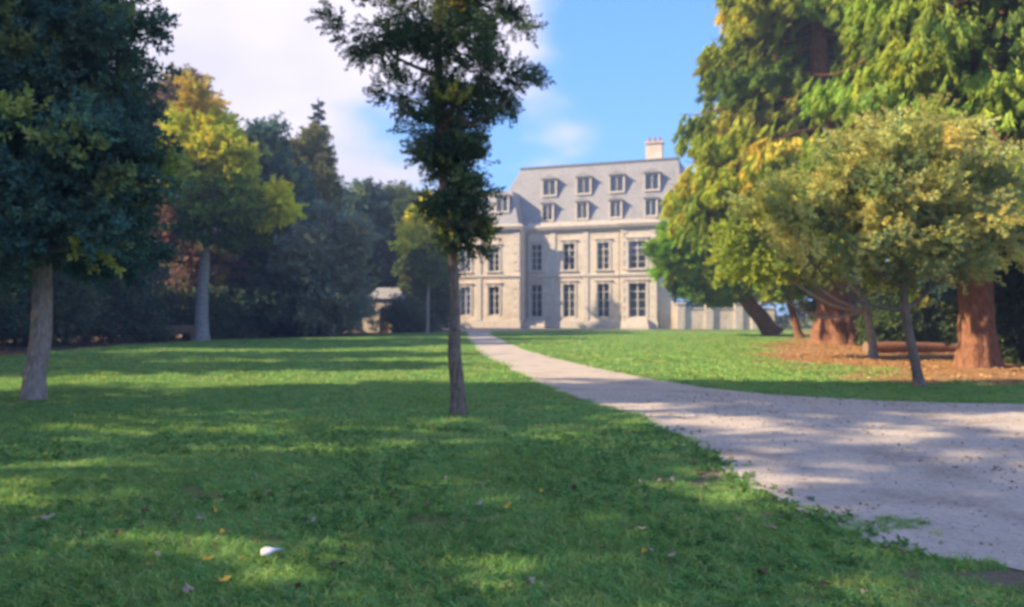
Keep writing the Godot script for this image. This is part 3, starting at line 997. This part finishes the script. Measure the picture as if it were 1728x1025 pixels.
func make_log() -> void:
	var t := thing("fallen_log", "thick fallen log on the orange litter behind the slender trees", "log", Vector3(16.3, 0, -31.5), deg_to_rad(4))
	var st := new_st()
	var p := smooth_path([Vector3(-1.9, 0.22, 0), Vector3(-0.6, 0.24, 0.05), Vector3(0.8, 0.22, -0.04), Vector3(2.1, 0.19, 0)], [0.25, 0.24, 0.22, 0.19], 14)
	tube(st, p[0], p[1], 14, 0.25, 3.0)
	put_mesh("bark", done(st), t, M.bark_red)
	for e in [[p[0][0], 0.245], [p[0][14], 0.185]]:
		var cm := CylinderMesh.new()
		cm.top_radius = e[1]; cm.bottom_radius = e[1]; cm.height = 0.02; cm.radial_segments = 14
		var o := put_mesh("cut_end", cm, t, M.wood)
		o.position = e[0]
		o.rotation.z = PI / 2

# ---------------------------------------------------------------- trees
func V(x: float, y: float, z: float) -> Vector3: return Vector3(x, y, z)

func make_trees() -> void:
	var dark := [[Color(0.057, 0.111, 0.072), 4.0], [Color(0.084, 0.144, 0.083), 2.5], [Color(0.118, 0.158, 0.098), 1.0]]
	var dark_mix := [[Color(0.079, 0.157, 0.120), 5.0], [Color(0.114, 0.205, 0.131), 3.0], [Color(0.428, 0.477, 0.120), 0.45], [Color(0.263, 0.341, 0.142), 0.8]]
	var mid := [[Color(0.079, 0.131, 0.052), 3.0], [Color(0.105, 0.158, 0.052), 2.0], [Color(0.193, 0.210, 0.052), 0.8]]
	var olive := [[Color(0.193, 0.210, 0.061), 2.0], [Color(0.280, 0.254, 0.088), 1.0], [Color(0.105, 0.140, 0.052), 1.5]]
	var grey := [[Color(0.262, 0.318, 0.232), 3.0], [Color(0.184, 0.241, 0.172), 2.0]]
	var yellow := [[Color(0.620, 0.620, 0.052), 4.0], [Color(0.620, 0.620, 0.061), 2.0], [Color(0.620, 0.613, 0.070), 0.8]]
	var yel_green := [[Color(0.350, 0.420, 0.061), 3.0], [Color(0.175, 0.298, 0.061), 2.0], [Color(0.620, 0.560, 0.061), 1.0]]
	var green := [[Color(0.088, 0.175, 0.052), 3.0], [Color(0.140, 0.245, 0.052), 1.0]]
	var slender := [[Color(0.075, 0.125, 0.055), 5.0], [Color(0.11, 0.16, 0.06), 3.0], [Color(0.34, 0.32, 0.06), 0.5], [Color(0.20, 0.15, 0.07), 0.7]]
	# the slender tree in the middle of the lawn
	broad_tree("slender_tree", "slender dark tree with bare lower trunk standing alone in the mid lawn", "", V(-0.84, 0, -12.2),
		[V(0, 0, 0), V(-0.02, 0.5, 0), V(-0.07, 1.0, 0), V(-0.06, 1.6, 0), V(-0.10, 2.6, 0.0), V(-0.24, 3.6, 0.05), V(-0.32, 5.0, 0), V(-0.33, 7.0, 0.1), V(-0.28, 10.0, 0)],
		[0.115, 0.105, 0.10, 0.08, 0.075, 0.075, 0.07, 0.05, 0.015], M.bark_brown,
		[[V(0.07, 2.95, 0), V(0.30, 0.42, 0.35), 0.9, slender], [V(-0.12, 3.7, 0), V(0.50, 0.65, 0.5), 1.6, slender], [V(-0.15, 4.6, 0), V(0.50, 0.75, 0.6), 1.5, slender],
		[V(0.45, 3.15, 0.05), V(0.28, 0.22, 0.3), 0.12, slender],
		[V(-0.75, 5.0, 0.1), V(0.55, 0.45, 0.6), 0.35, slender], [V(-0.15, 5.8, 0), V(0.75, 0.8, 0.8), 1.3, slender], [V(0.7, 5.35, -0.1), V(0.55, 0.5, 0.6), 0.6, slender],
		[V(-1.25, 6.1, 0), V(0.8, 0.5, 0.8), 0.8, slender], [V(0.62, 6.3, 0.1), V(0.8, 0.55, 0.8), 0.8, slender], [V(-0.2, 7.0, 0), V(1.5, 0.9, 1.4), 1.6, slender], [V(-0.2, 8.8, 0), V(1.3, 1.3, 1.3), 1.4, slender]],
		235, 24, 0.21, S.small, 0.62, 26, 0.15, 12)
	# the dark tree at the left with a pale trunk
	broad_tree("dark_evergreen_tree", "dark leafy tree with a pinkish grey trunk at the left of the lawn", "", V(-8.84, 0, -14.3),
		[V(-0.02, 0, 0), V(0.0, 0.5, 0), V(0.08, 1.0, 0), V(0.12, 1.9, 0), V(0.10, 3.0, 0), V(0.05, 5.0, 0), V(0.0, 8.0, 0), V(0, 12.5, 0)],
		[0.20, 0.185, 0.18, 0.165, 0.15, 0.14, 0.11, 0.02], M.bark_grey,
		[[V(0.1, 3.2, 0), V(2.0, 0.95, 2.1), 1.2, dark_mix], [V(0.8, 4.3, 0.3), V(1.6, 1.0, 1.8), 1.2, dark_mix], [V(-1.0, 4.6, 0), V(1.7, 1.1, 1.8), 1.2, dark_mix], [V(0.1, 6.0, 0), V(1.8, 1.2, 1.9), 1.5, dark_mix],
		[V(0.2, 7.6, 0), V(1.6, 1.2, 1.7), 1.2, dark_mix], [V(0.0, 9.6, 0), V(1.9, 1.8, 1.9), 1.3, dark_mix], [V(0, 11.6, 0), V(1.2, 1.3, 1.2), 0.6, dark_mix]],
		430, 26, 0.42, S.broad, 0.9, 14, 0.1, 14)
	# the yellow tree with a pale trunk
	broad_tree("yellow_autumn_tree", "autumn tree with bright yellow upper crown and a pale straight trunk", "", V(-18.6, 0, -46),
		[V(0, 0, 0), V(0.05, 2.0, 0), V(0.25, 5, 0), V(0.3, 8, 0), V(0.1, 12, 0), V(0, 15, 0)], [0.42, 0.36, 0.30, 0.22, 0.12, 0.02], M.bark_pale,
		[[V(-0.1, 14.2, 0), V(0.8, 1.3, 0.9), 0.35, [[Color(0.620, 0.455, 0.070), 1.0]]], [V(0.0, 12.0, 0), V(1.6, 1.7, 1.8), 1.1, yellow], [V(1.3, 10.4, 0.5), V(1.9, 1.6, 1.9), 1.2, yellow], [V(0.1, 10.0, 0.6), V(1.7, 1.5, 1.8), 1.0, yellow],
		[V(1.2, 8.4, 0.5), V(2.2, 1.3, 2.2), 1.2, yel_green], [V(3.0, 8.0, 0.4), V(1.9, 1.0, 1.6), 0.8, yel_green], [V(4.3, 8.4, 0.2), V(1.2, 0.6, 1.0), 0.35, yellow], [V(1.6, 6.9, 0), V(2.6, 0.9, 2.2), 0.9, green]],
		260, 22, 0.6, S.broad, 1.7, 10, 0.15)
	# trees of the wood at the left, front row to back
	var grp := "trees of the dark wood"
	var wood := [
		["dark_broadleaf_tree", "tall dark tree behind the left pale-trunked tree, at the picture's edge", -27.0, -37.0, 17.0, 4.6, dark, 3.0],
		["dark_broadleaf_tree", "tall dark tree between the pale-trunked tree and the yellow tree", -24.0, -43.0, 12.6, 3.4, dark_mix, 3.0],
		["purple_brown_tree", "brownish thin-leaved tree rising just left of the yellow tree", -22.5, -53.0, 17.2, 3.0, [[Color(0.298, 0.184, 0.149), 2.0], [Color(0.403, 0.333, 0.105), 1.0], [Color(0.158, 0.140, 0.105), 1.0]], 4.0],
		["dark_broadleaf_tree", "dark rounded tree just right of the yellow tree", -17.9, -57.0, 15.0, 3.0, dark_mix, 2.5],
		["olive_topped_tree", "olive green topped tree in front of the slender spire", -16.6, -62.0, 15.6, 2.5, olive, 3.5],
		["grey_green_tree", "low grey green tree with arching foliage at the wood's edge", -12.9, -55.0, 8.4, 3.0, grey, 1.3],
		["dark_broadleaf_tree", "dark tree right of the spire with a dropping outline", -14.6, -72.0, 13.4, 3.4, dark_mix, 2.5],
		["dark_broadleaf_tree", "dark tree with an olive crest nearer the house", -11.2, -75.0, 13.4, 3.4, mid, 2.5],
		["dark_broadleaf_tree", "dark green tree at the wood's end beside the house", -7.9, -69.0, 11.6, 2.6, mid, 2.0],
	]
	for w in wood:
		var R: float = w[5]
		var H: float = w[4]
		var b: float = w[7]
		var lobes := []
		var layers := 5
		for k in layers:
			var f := (k + 0.5) / layers
			var y := lerpf(b, H, f)
			var wid := R * (1.0 - 0.75 * pow(f, 2.2)) * rng.randf_range(0.75, 1.0)
			lobes.append([V(rng.randf_range(-0.3, 0.3) * R, y, rng.randf_range(-0.3, 0.3) * R), V(wid, (H - b) / layers * 0.8, wid), 1.0, w[6]])
			lobes.append([V(rng.randf_range(-0.7, 0.7) * R, y - 0.6, rng.randf_range(-0.6, 0.6) * R), V(wid * 0.55, (H - b) / layers * 0.6, wid * 0.55), 0.45, w[6]])
		broad_tree(w[0], w[1], grp, V(w[2], 0, w[3]), [V(0, 0, 0), V(0.1, H * 0.25, 0), V(-0.1, H * 0.55, 0.1), V(0, H * 0.95, 0)], [0.26, 0.22, 0.15, 0.02], M.bark_grey if w[0] != "grey_green_tree" else M.bark_pale,
			lobes, 300, 16, 0.75, S.far, 1.0, 6, 0.2)
	# a yellow-leaved sapling in front of the wood's end
	broad_tree("yellow_green_sapling", "small tree with yellow green leaves behind the slender tree", "", V(-6.6, 0, -60.0), [V(0, 0, 0), V(0.1, 4, 0), V(0.2, 8.5, 0)], [0.14, 0.10, 0.02], M.bark_grey,
		[[V(0.3, 8.6, 0), V(1.2, 1.8, 1.2), 1.0, yellow], [V(-0.8, 7.2, 0.2), V(1.3, 0.7, 1.0), 0.5, yellow], [V(0.5, 6.0, 0), V(1.2, 1.4, 1.2), 0.7, green]], 90, 18, 0.5, S.broad, 1.9, 6, 0.2)
	# spire
	conifer("spire_conifer", "thin pointed conifer rising above the dark wood", "", V(-20.2, 0, -80), 24.2, 0.35, 1.3, 3.0, func(h): return 0.25 + 3.6 * pow(clampf(1.0 - h / 24.2, 0, 1), 0.9), 150, 26, [[Color(0.088, 0.114, 0.096), 1.0]], S.needle, 1.6, M.bark_dark, 0.3, 0.3)
	# undergrowth along the edge of the wood
	var spots := [[-24.5, -33.5, 3.2, 2.2], [-23.6, -38.5, 2.6, 1.7], [-21.6, -43.5, 2.4, 1.5], [-20.3, -48.5, 2.6, 1.7], [-18.4, -51.5, 2.8, 1.6], [-16.0, -55.0, 2.6, 1.5], [-15.2, -60.0, 2.4, 1.5], [-8.7, -64.5, 1.5, 1.3], [-8.4, -67.0, 2.3, 1.7], [-17.0, -62.0, 3.4, 2.6], [-21.0, -56.0, 3.4, 2.8], [-25.0, -47.0, 3.6, 2.8], [-29.0, -40.0, 3.6, 2.8]]
	var spot_labels := ["large dark shrub behind the pinkish trunk at the picture's left edge", "dark shrub just right of the pinkish grey trunk", "dark shrub left of the wooden bench", "dark shrub behind the pale trunk of the yellow tree", "dark shrub just right of the yellow tree's trunk", "dark shrub left of the low grey green tree", "dark shrub right of the low grey green tree", "dark shrub beside the yellow green sapling", "dark shrub at the wood's end beside the house", "tall dark shrub behind the low grey green tree", "tall dark shrub deep in the wood right of the yellow tree", "tall dark shrub deep in the wood behind the bench", "tall dark shrub deep in the wood behind the pinkish trunk"]
	for i in spots.size():
		var s: Array = spots[i]
		shrub("dark_shrub", spot_labels[i], "dark shrubs along the wood's edge", V(s[0], 0, s[1]), V(s[2], s[3], s[2] * 0.8), dark, 90, 14, S.far, 0.75, M.bark_dark)
	# the mass of wood behind
	var t := Node3D.new()
	t.name = "far_woodland"
	add_child(t)
	tag(t, "mass of dark woodland behind the nearer trees", "wood", "", "stuff")
	var lobes := []
	for i in 26:
		var f := i / 25.0
		var x := lerpf(-58, -15, f) + rng.randf_range(-1.5, 1.5)
		var z := lerpf(-46, -96, f) + rng.randf_range(-4, 2)
		var H := rng.randf_range(10, 13.5) if f > 0.4 else rng.randf_range(13, 17)
		lobes.append([V(x, H * 0.55, z), V(4.2, H * 0.45, 3.6), 1.0, dark])
		lobes.append([V(x + 1.5, H * 0.3, z - 2), V(4.2, H * 0.33, 3.6), 0.6, dark])
	crown(t, lobes, 1500, 14, 1.2, S.far, 1.35, 0.1, "foliage")
	# trees beyond the house and the redwoods
	# --- right side
	var gold := [[Color(0.402, 0.491, 0.052), 3.0], [Color(0.503, 0.539, 0.061), 2.0], [Color(0.241, 0.343, 0.052), 1.5], [Color(0.603, 0.564, 0.087), 0.6]]
	var gold_b := [[Color(0.402, 0.514, 0.078), 3.0], [Color(0.302, 0.417, 0.078), 2.0], [Color(0.161, 0.245, 0.061), 1.0]]
	conifer("redwood_tree", "giant redwood with a broad flared red trunk, golden green boughs reaching the sky gap", "giant redwoods", V(17.3, 0, -41), 34, 0.86, 1.7, 9.6,
		func(h): return (8.4 if h < 9 else lerpf(8.4, 5.6, (h - 9) / 9.0) if h < 18 else lerpf(5.6, 0.6, (h - 18) / 16.0)), 270, 110, gold, S.frond, 0.84, M.bark_red, 0.28, 1.3, V(-0.055, 0, 0), [11.5, 18.5, V(-0.39, 0, 0.92)])
	conifer("redwood_tree", "shaded redwood with a wide trunk at the right, long hanging boughs above", "giant redwoods", V(14.0, 0, -23.2), 27, 0.43, 1.6, 5.8,
		func(h): return (4.6 if h < 10 else lerpf(4.6, 0.5, (h - 10) / 17.0)), 210, 115, gold_b, S.frond, 0.52, M.bark_red, 0.40, 1.6)
	# leaning yew by the wall
	var yew := [[Color(0.251, 0.462, 0.035), 3.0], [Color(0.174, 0.336, 0.035), 2.0], [Color(0.404, 0.504, 0.044), 2.0], [Color(0.097, 0.190, 0.035), 1.0]]
	broad_tree("leaning_yew", "bright green yew leaning on a dark red trunk before the low wall", "", V(18.6, 0, -56),
		[V(0.4, 0, 0), V(-0.4, 1.2, 0), V(-1.6, 2.8, 0.2), V(-2.4, 5.5, 0.3), V(-2.6, 9.5, 0)], [0.75, 0.62, 0.5, 0.35, 0.05], M.bark_red,
		[[V(-5.0, 8.0, 0.5), V(2.9, 2.6, 2.6), 1.2, yew], [V(-6.0, 5.6, 0.8), V(2.5, 2.0, 2.4), 1.1, yew], [V(-4.2, 4.2, 0.8), V(2.9, 1.5, 2.4), 1.0, yew], [V(-2.6, 10.4, 0), V(3.0, 2.4, 2.6), 1.0, yew], [V(-1.5, 6.5, 0.5), V(3.4, 2.6, 3.0), 1.2, yew], [V(-0.4, 4.0, 0.5), V(3.0, 1.3, 2.4), 0.7, yew], [V(1.6, 8.0, 0), V(3.0, 3.0, 3.0), 1.0, yew]],
		330, 20, 0.75, S.needle, 1.6, 10, 0.35)
	broad_tree("thin_red_tree", "thin dark trunk standing between the yew and the giant redwood", "", V(18.9, 0, -50.5), [V(0, 0, 0), V(-0.5, 1.6, 0), V(-0.9, 4, 0), V(-0.8, 7, 0)], [0.3, 0.24, 0.16, 0.03], M.bark_red,
		[[V(-0.8, 5.5, 0), V(2.2, 1.8, 2.0), 1.0, yew], [V(-1.2, 3.6, 0.4), V(1.8, 0.9, 1.6), 0.5, yew]], 90, 18, 0.6, S.needle, 1.4, 5, 0.3)
	# the two small trees before the redwoods
	var pale_olive := [[Color(0.476, 0.484, 0.142), 3.0], [Color(0.595, 0.579, 0.203), 2.0], [Color(0.298, 0.336, 0.102), 2.0], [Color(0.179, 0.231, 0.091), 1.2]]
	broad_tree("spreading_olive_green_tree", "small broad tree with olive green dome on a thin trunk beside the path", "", V(8.72, 0, -16.6),
		[V(0.08, 0, 0), V(-0.06, 0.7, 0), V(-0.22, 1.5, 0), V(-0.30, 2.4, 0.05), V(-0.35, 3.6, 0), V(-0.4, 5.0, 0)], [0.115, 0.10, 0.092, 0.085, 0.06, 0.02], M.bark_brown,
		[[V(-0.2, 5.0, 0), V(1.35, 0.9, 1.4), 1.2, pale_olive], [V(-1.1, 4.4, 0.1), V(1.1, 0.9, 1.2), 0.9, pale_olive], [V(0.8, 4.3, 0.1), V(1.1, 0.9, 1.2), 0.9, pale_olive], [V(-0.2, 3.7, 0.2), V(1.9, 0.9, 1.6), 1.3, pale_olive],
		[V(-1.8, 3.3, 0.2), V(1.0, 0.7, 1.0), 0.6, pale_olive], [V(-0.5, 2.8, 0), V(1.7, 0.6, 1.5), 0.8, pale_olive], [V(1.1, 3.1, 0), V(1.0, 0.8, 1.1), 0.6, pale_olive], [V(-2.7, 3.7, 0.1), V(1.0, 0.75, 1.0), 0.6, pale_olive]],
		330, 22, 0.34, S.small, 0.85, 12, 0.1)
	broad_tree("yellow_green_tree", "small yellow green tree with a pale curved trunk before the giant redwood", "", V(12.95, 0, -27.7),
		[V(0.05, 0, 0), V(0.0, 0.7, 0), V(-0.15, 1.5, 0), V(-0.5, 2.4, 0.05), V(-1.3, 3.2, 0), V(-2.4, 4.4, 0)], [0.16, 0.14, 0.13, 0.12, 0.10, 0.03], M.bark_pale,
		[[V(-3.6, 4.4, 0.3), V(1.7, 1.1, 1.5), 1.2, [[Color(0.40, 0.47, 0.07), 3.0], [Color(0.29, 0.38, 0.06), 2.0], [Color(0.228, 0.280, 0.052), 1.0]]], [V(-4.6, 3.4, 0.4), V(1.5, 0.9, 1.3), 0.8, [[Color(0.40, 0.47, 0.07), 3.0], [Color(0.29, 0.38, 0.06), 2.0]]], [V(-2.2, 4.0, 0), V(1.6, 1.0, 1.5), 0.9, pale_olive], [V(-1.2, 5.2, 0), V(1.7, 1.1, 1.5), 0.8, pale_olive]],
		170, 22, 0.42, S.broad, 0.95, 9, 0.15)
	# shrubs and an evergreen in the shade at the right
	shrub("laurel_shrub", "dark laurel with a few pale leaves at the right edge under the redwood", "", V(16.9, 0, -24.8), V(1.9, 2.0, 1.6), [[Color(0.052, 0.088, 0.044), 5.0], [Color(0.280, 0.333, 0.158), 0.5]], 130, 20, S.broad, 1.0, M.bark_dark)
	broad_tree("dark_holly_tree", "tall dark holly at the right edge beside the shaded redwood trunk", "", V(17.9, 0, -26.8), [V(0, 0, 0), V(0, 4, 0), V(0, 8.2, 0)], [0.18, 0.12, 0.02], M.bark_dark,
		[[V(0, 2.2, 0), V(1.7, 1.9, 1.6), 1.0, dark], [V(0, 4.6, 0), V(1.6, 1.8, 1.5), 1.0, dark], [V(0, 7.0, 0), V(1.2, 1.8, 1.2), 0.8, dark]], 170, 20, 0.5, S.broad, 1.1, 5, 0.2)
	shrub("laurel_shrub", "wide dark shrub behind the fallen log", "", V(20.6, 0, -36.0), V(3.0, 1.7, 2.0), dark, 110, 18, S.broad, 1.6, M.bark_dark)
	shrub("laurel_shrub", "dark shrub between the two redwood trunks", "", V(17.6, 0, -35.2), V(1.6, 1.2, 1.3), mid, 80, 18, S.broad, 1.3, M.bark_dark)
	shrub("laurel_shrub", "low dark bush behind the giant redwood's flared base", "", V(21.8, 0, -46), V(3.2, 2.0, 2.2), dark, 110, 18, S.broad, 1.8, M.bark_dark)
	var far_right := Node3D.new()
	far_right.name = "far_woodland_behind_redwoods"
	add_child(far_right)
	tag(far_right, "mass of shaded woodland behind the redwoods", "wood", "", "stuff")
	var fl := []
	for i in 8:
		var x := 27.0 + i * 3.4
		fl.append([V(x, 6.0, -52 + i * 1.8), V(3.2, 6.0, 3.0), 1.0, mid])
	for i in 9: fl.append([V(22.0 + i * 4.2, 3.4, -96.0 - i), V(3.6, 3.6, 3.0), 0.6, mid])
	crown(far_right, fl, 420, 14, 1.0, S.far, 1.2, 0.1, "foliage")
	# trees that stand beside the photographer, out of view, and shade the lawn
	var off := [[-15.0, -11.5, 17.0, 3.6], [-16.5, -1.2, 19.0, 4.5], [-15.0, 5.5, 17.0, 4.2], [-22.0, -12.5, 17.0, 3.6], [-20.0, -5.6, 16.5, 2.9], [-22.5, -21.0, 13.0, 3.4], [-25.5, -27.5, 14.5, 3.6]]
	for i in off.size():
		var o: Array = off[i]
		var H: float = o[2]
		var R: float = o[3]
		var ll := []
		for k in 5:
			var f := (k + 0.5) / 5.0
			var wid := R * (1.0 - 0.7 * pow(f, 2.2))
			ll.append([V(rng.randf_range(-0.25, 0.25) * R, lerpf(2.5, H, f), rng.randf_range(-0.25, 0.25) * R), V(wid, H * 0.13, wid), 1.0, mid])
		broad_tree("shade_tree", "tall leafy tree beside the lawn to the left of the view", "trees beside the lawn", V(o[0], 0, o[1]), [V(0, 0, 0), V(0, H * 0.5, 0), V(0, H * 0.95, 0)], [0.3, 0.2, 0.03], M.bark_grey, ll, 88 if o[1] < -3.0 and o[1] > -20.0 else (200 if o[1] > -3.0 else 150), 14, 0.8, S.far, 1.0, 4, 0.1)

# ---------------------------------------------------------------- sky
func make_sky() -> Sky:
	var w := 1024
	var h := 512
	var im := Image.create(w, h, false, Image.FORMAT_RGBF)
	var n := FastNoiseLite.new()
	n.seed = 5
	n.frequency = 1.0
	n.fractal_octaves = 6
	n.fractal_gain = 0.55
	for j in h:
		var el := PI * (0.5 - (j + 0.5) / h)
		for i in w:
			var az := wrapf(TAU * (i + 0.5) / w, -PI, PI)   # the middle of the view is the first column
			var dir := Vector3(sin(az) * cos(el), sin(el), -cos(az) * cos(el))
			var up := maxf(dir.y, 0.0)
			var blue := Color(0.125, 0.28, 0.52).lerp(Color(0.062, 0.16, 0.42), pow(smoothstep(0.0, 0.55, up), 0.7))
			var k := 1.0 / (up + 0.28)
			var q := n.get_noise_3d(dir.x * k * 1.15 + 3.1, 0.4, dir.z * k * 1.15)
			var bank := 0.24 - 0.62 * smoothstep(-0.05, 0.10, sin(az - 0.03 - 0.08 * smoothstep(0.30, 0.14, up))) + 0.40 * smoothstep(0.0, 0.35, -sin(az))
			bank -= 0.62 * smoothstep(0.36, 0.13, up) * smoothstep(0.10, -0.02, az) * smoothstep(-0.32, -0.16, az)
			if cos(az) < 0: bank = lerpf(bank, -0.05, smoothstep(0.0, 0.6, -cos(az)))
			var cover := smoothstep(-0.22, 0.34, q + bank)
			var white := Color(0.37, 0.345, 0.405).lerp(Color(0.27, 0.265, 0.34), clampf(0.5 + 1.3 * n.get_noise_3d(dir.x * k * 2.0, 9.0, dir.z * k * 2.0), 0, 1) * 0.6)
			var c := blue.lerp(white, cover)
			if el < 0: c = Color(0.15, 0.15, 0.14).lerp(c, smoothstep(-0.12, 0.0, el))
			im.set_pixel(i, j, c)
	var pm := PanoramaSkyMaterial.new()
	pm.panorama = ImageTexture.create_from_image(im)
	var s := Sky.new()
	s.sky_material = pm
	return s

func _ready() -> void:
	rng.seed = 20241
	nz.seed = 9
	nz.frequency = 0.01
	nz.fractal_octaves = 3
	# camera
	var cam := Camera3D.new()
	cam.name = "camera"
	cam.fov = 43.04
	cam.near = 0.05
	cam.far = 1200.0
	add_child(cam)
	cam.position = Vector3(0, 1.6, 0)
	cam.rotation_degrees = Vector3(0.771, 0, 0)
	cam.current = true
	# the photograph is softly out of focus: the lens is set to a near distance
	var lens := CameraAttributesPhysical.new()
	lens.frustum_focal_length = 30.43
	lens.frustum_focus_distance = 1.0
	lens.exposure_aperture = 7.0
	cam.attributes = lens
	# sky and exposure
	var env := Environment.new()
	env.background_mode = Environment.BG_SKY
	env.sky = make_sky()
	env.background_energy_multiplier = 1.0
	env.tonemap_mode = Environment.TONE_MAPPER_LINEAR
	env.tonemap_exposure = 3.05
	env.fog_enabled = true
	env.fog_density = 0.0014
	env.fog_light_color = Color(0.72, 0.82, 1.0)
	env.sdfgi_enabled = true
	env.ssao_enabled = true
	env.ssil_enabled = true
	var we := WorldEnvironment.new()
	we.name = "world_environment"
	we.environment = env
	add_child(we)
	# low sun from the left
	var sun := DirectionalLight3D.new()
	sun.name = "sun"
	sun.light_energy = 1.2
	sun.light_color = Color(1.0, 0.9, 0.74)
	sun.light_angular_distance = 0.55
	sun.shadow_enabled = true
	add_child(sun)
	var el := deg_to_rad(33.0)
	var az := deg_to_rad(-8.0)
	sun.look_at_from_position(Vector3.ZERO, Vector3(cos(el) * cos(az), -sin(el), cos(el) * sin(az)))
	# place and things
	make_materials()
	make_pieces()
	make_path()
	make_ground()
	make_house()
	make_garden_wall()
	make_trees()
	make_bench()
	make_log()
	make_single_leaves()
	make_grass()
	make_litter()
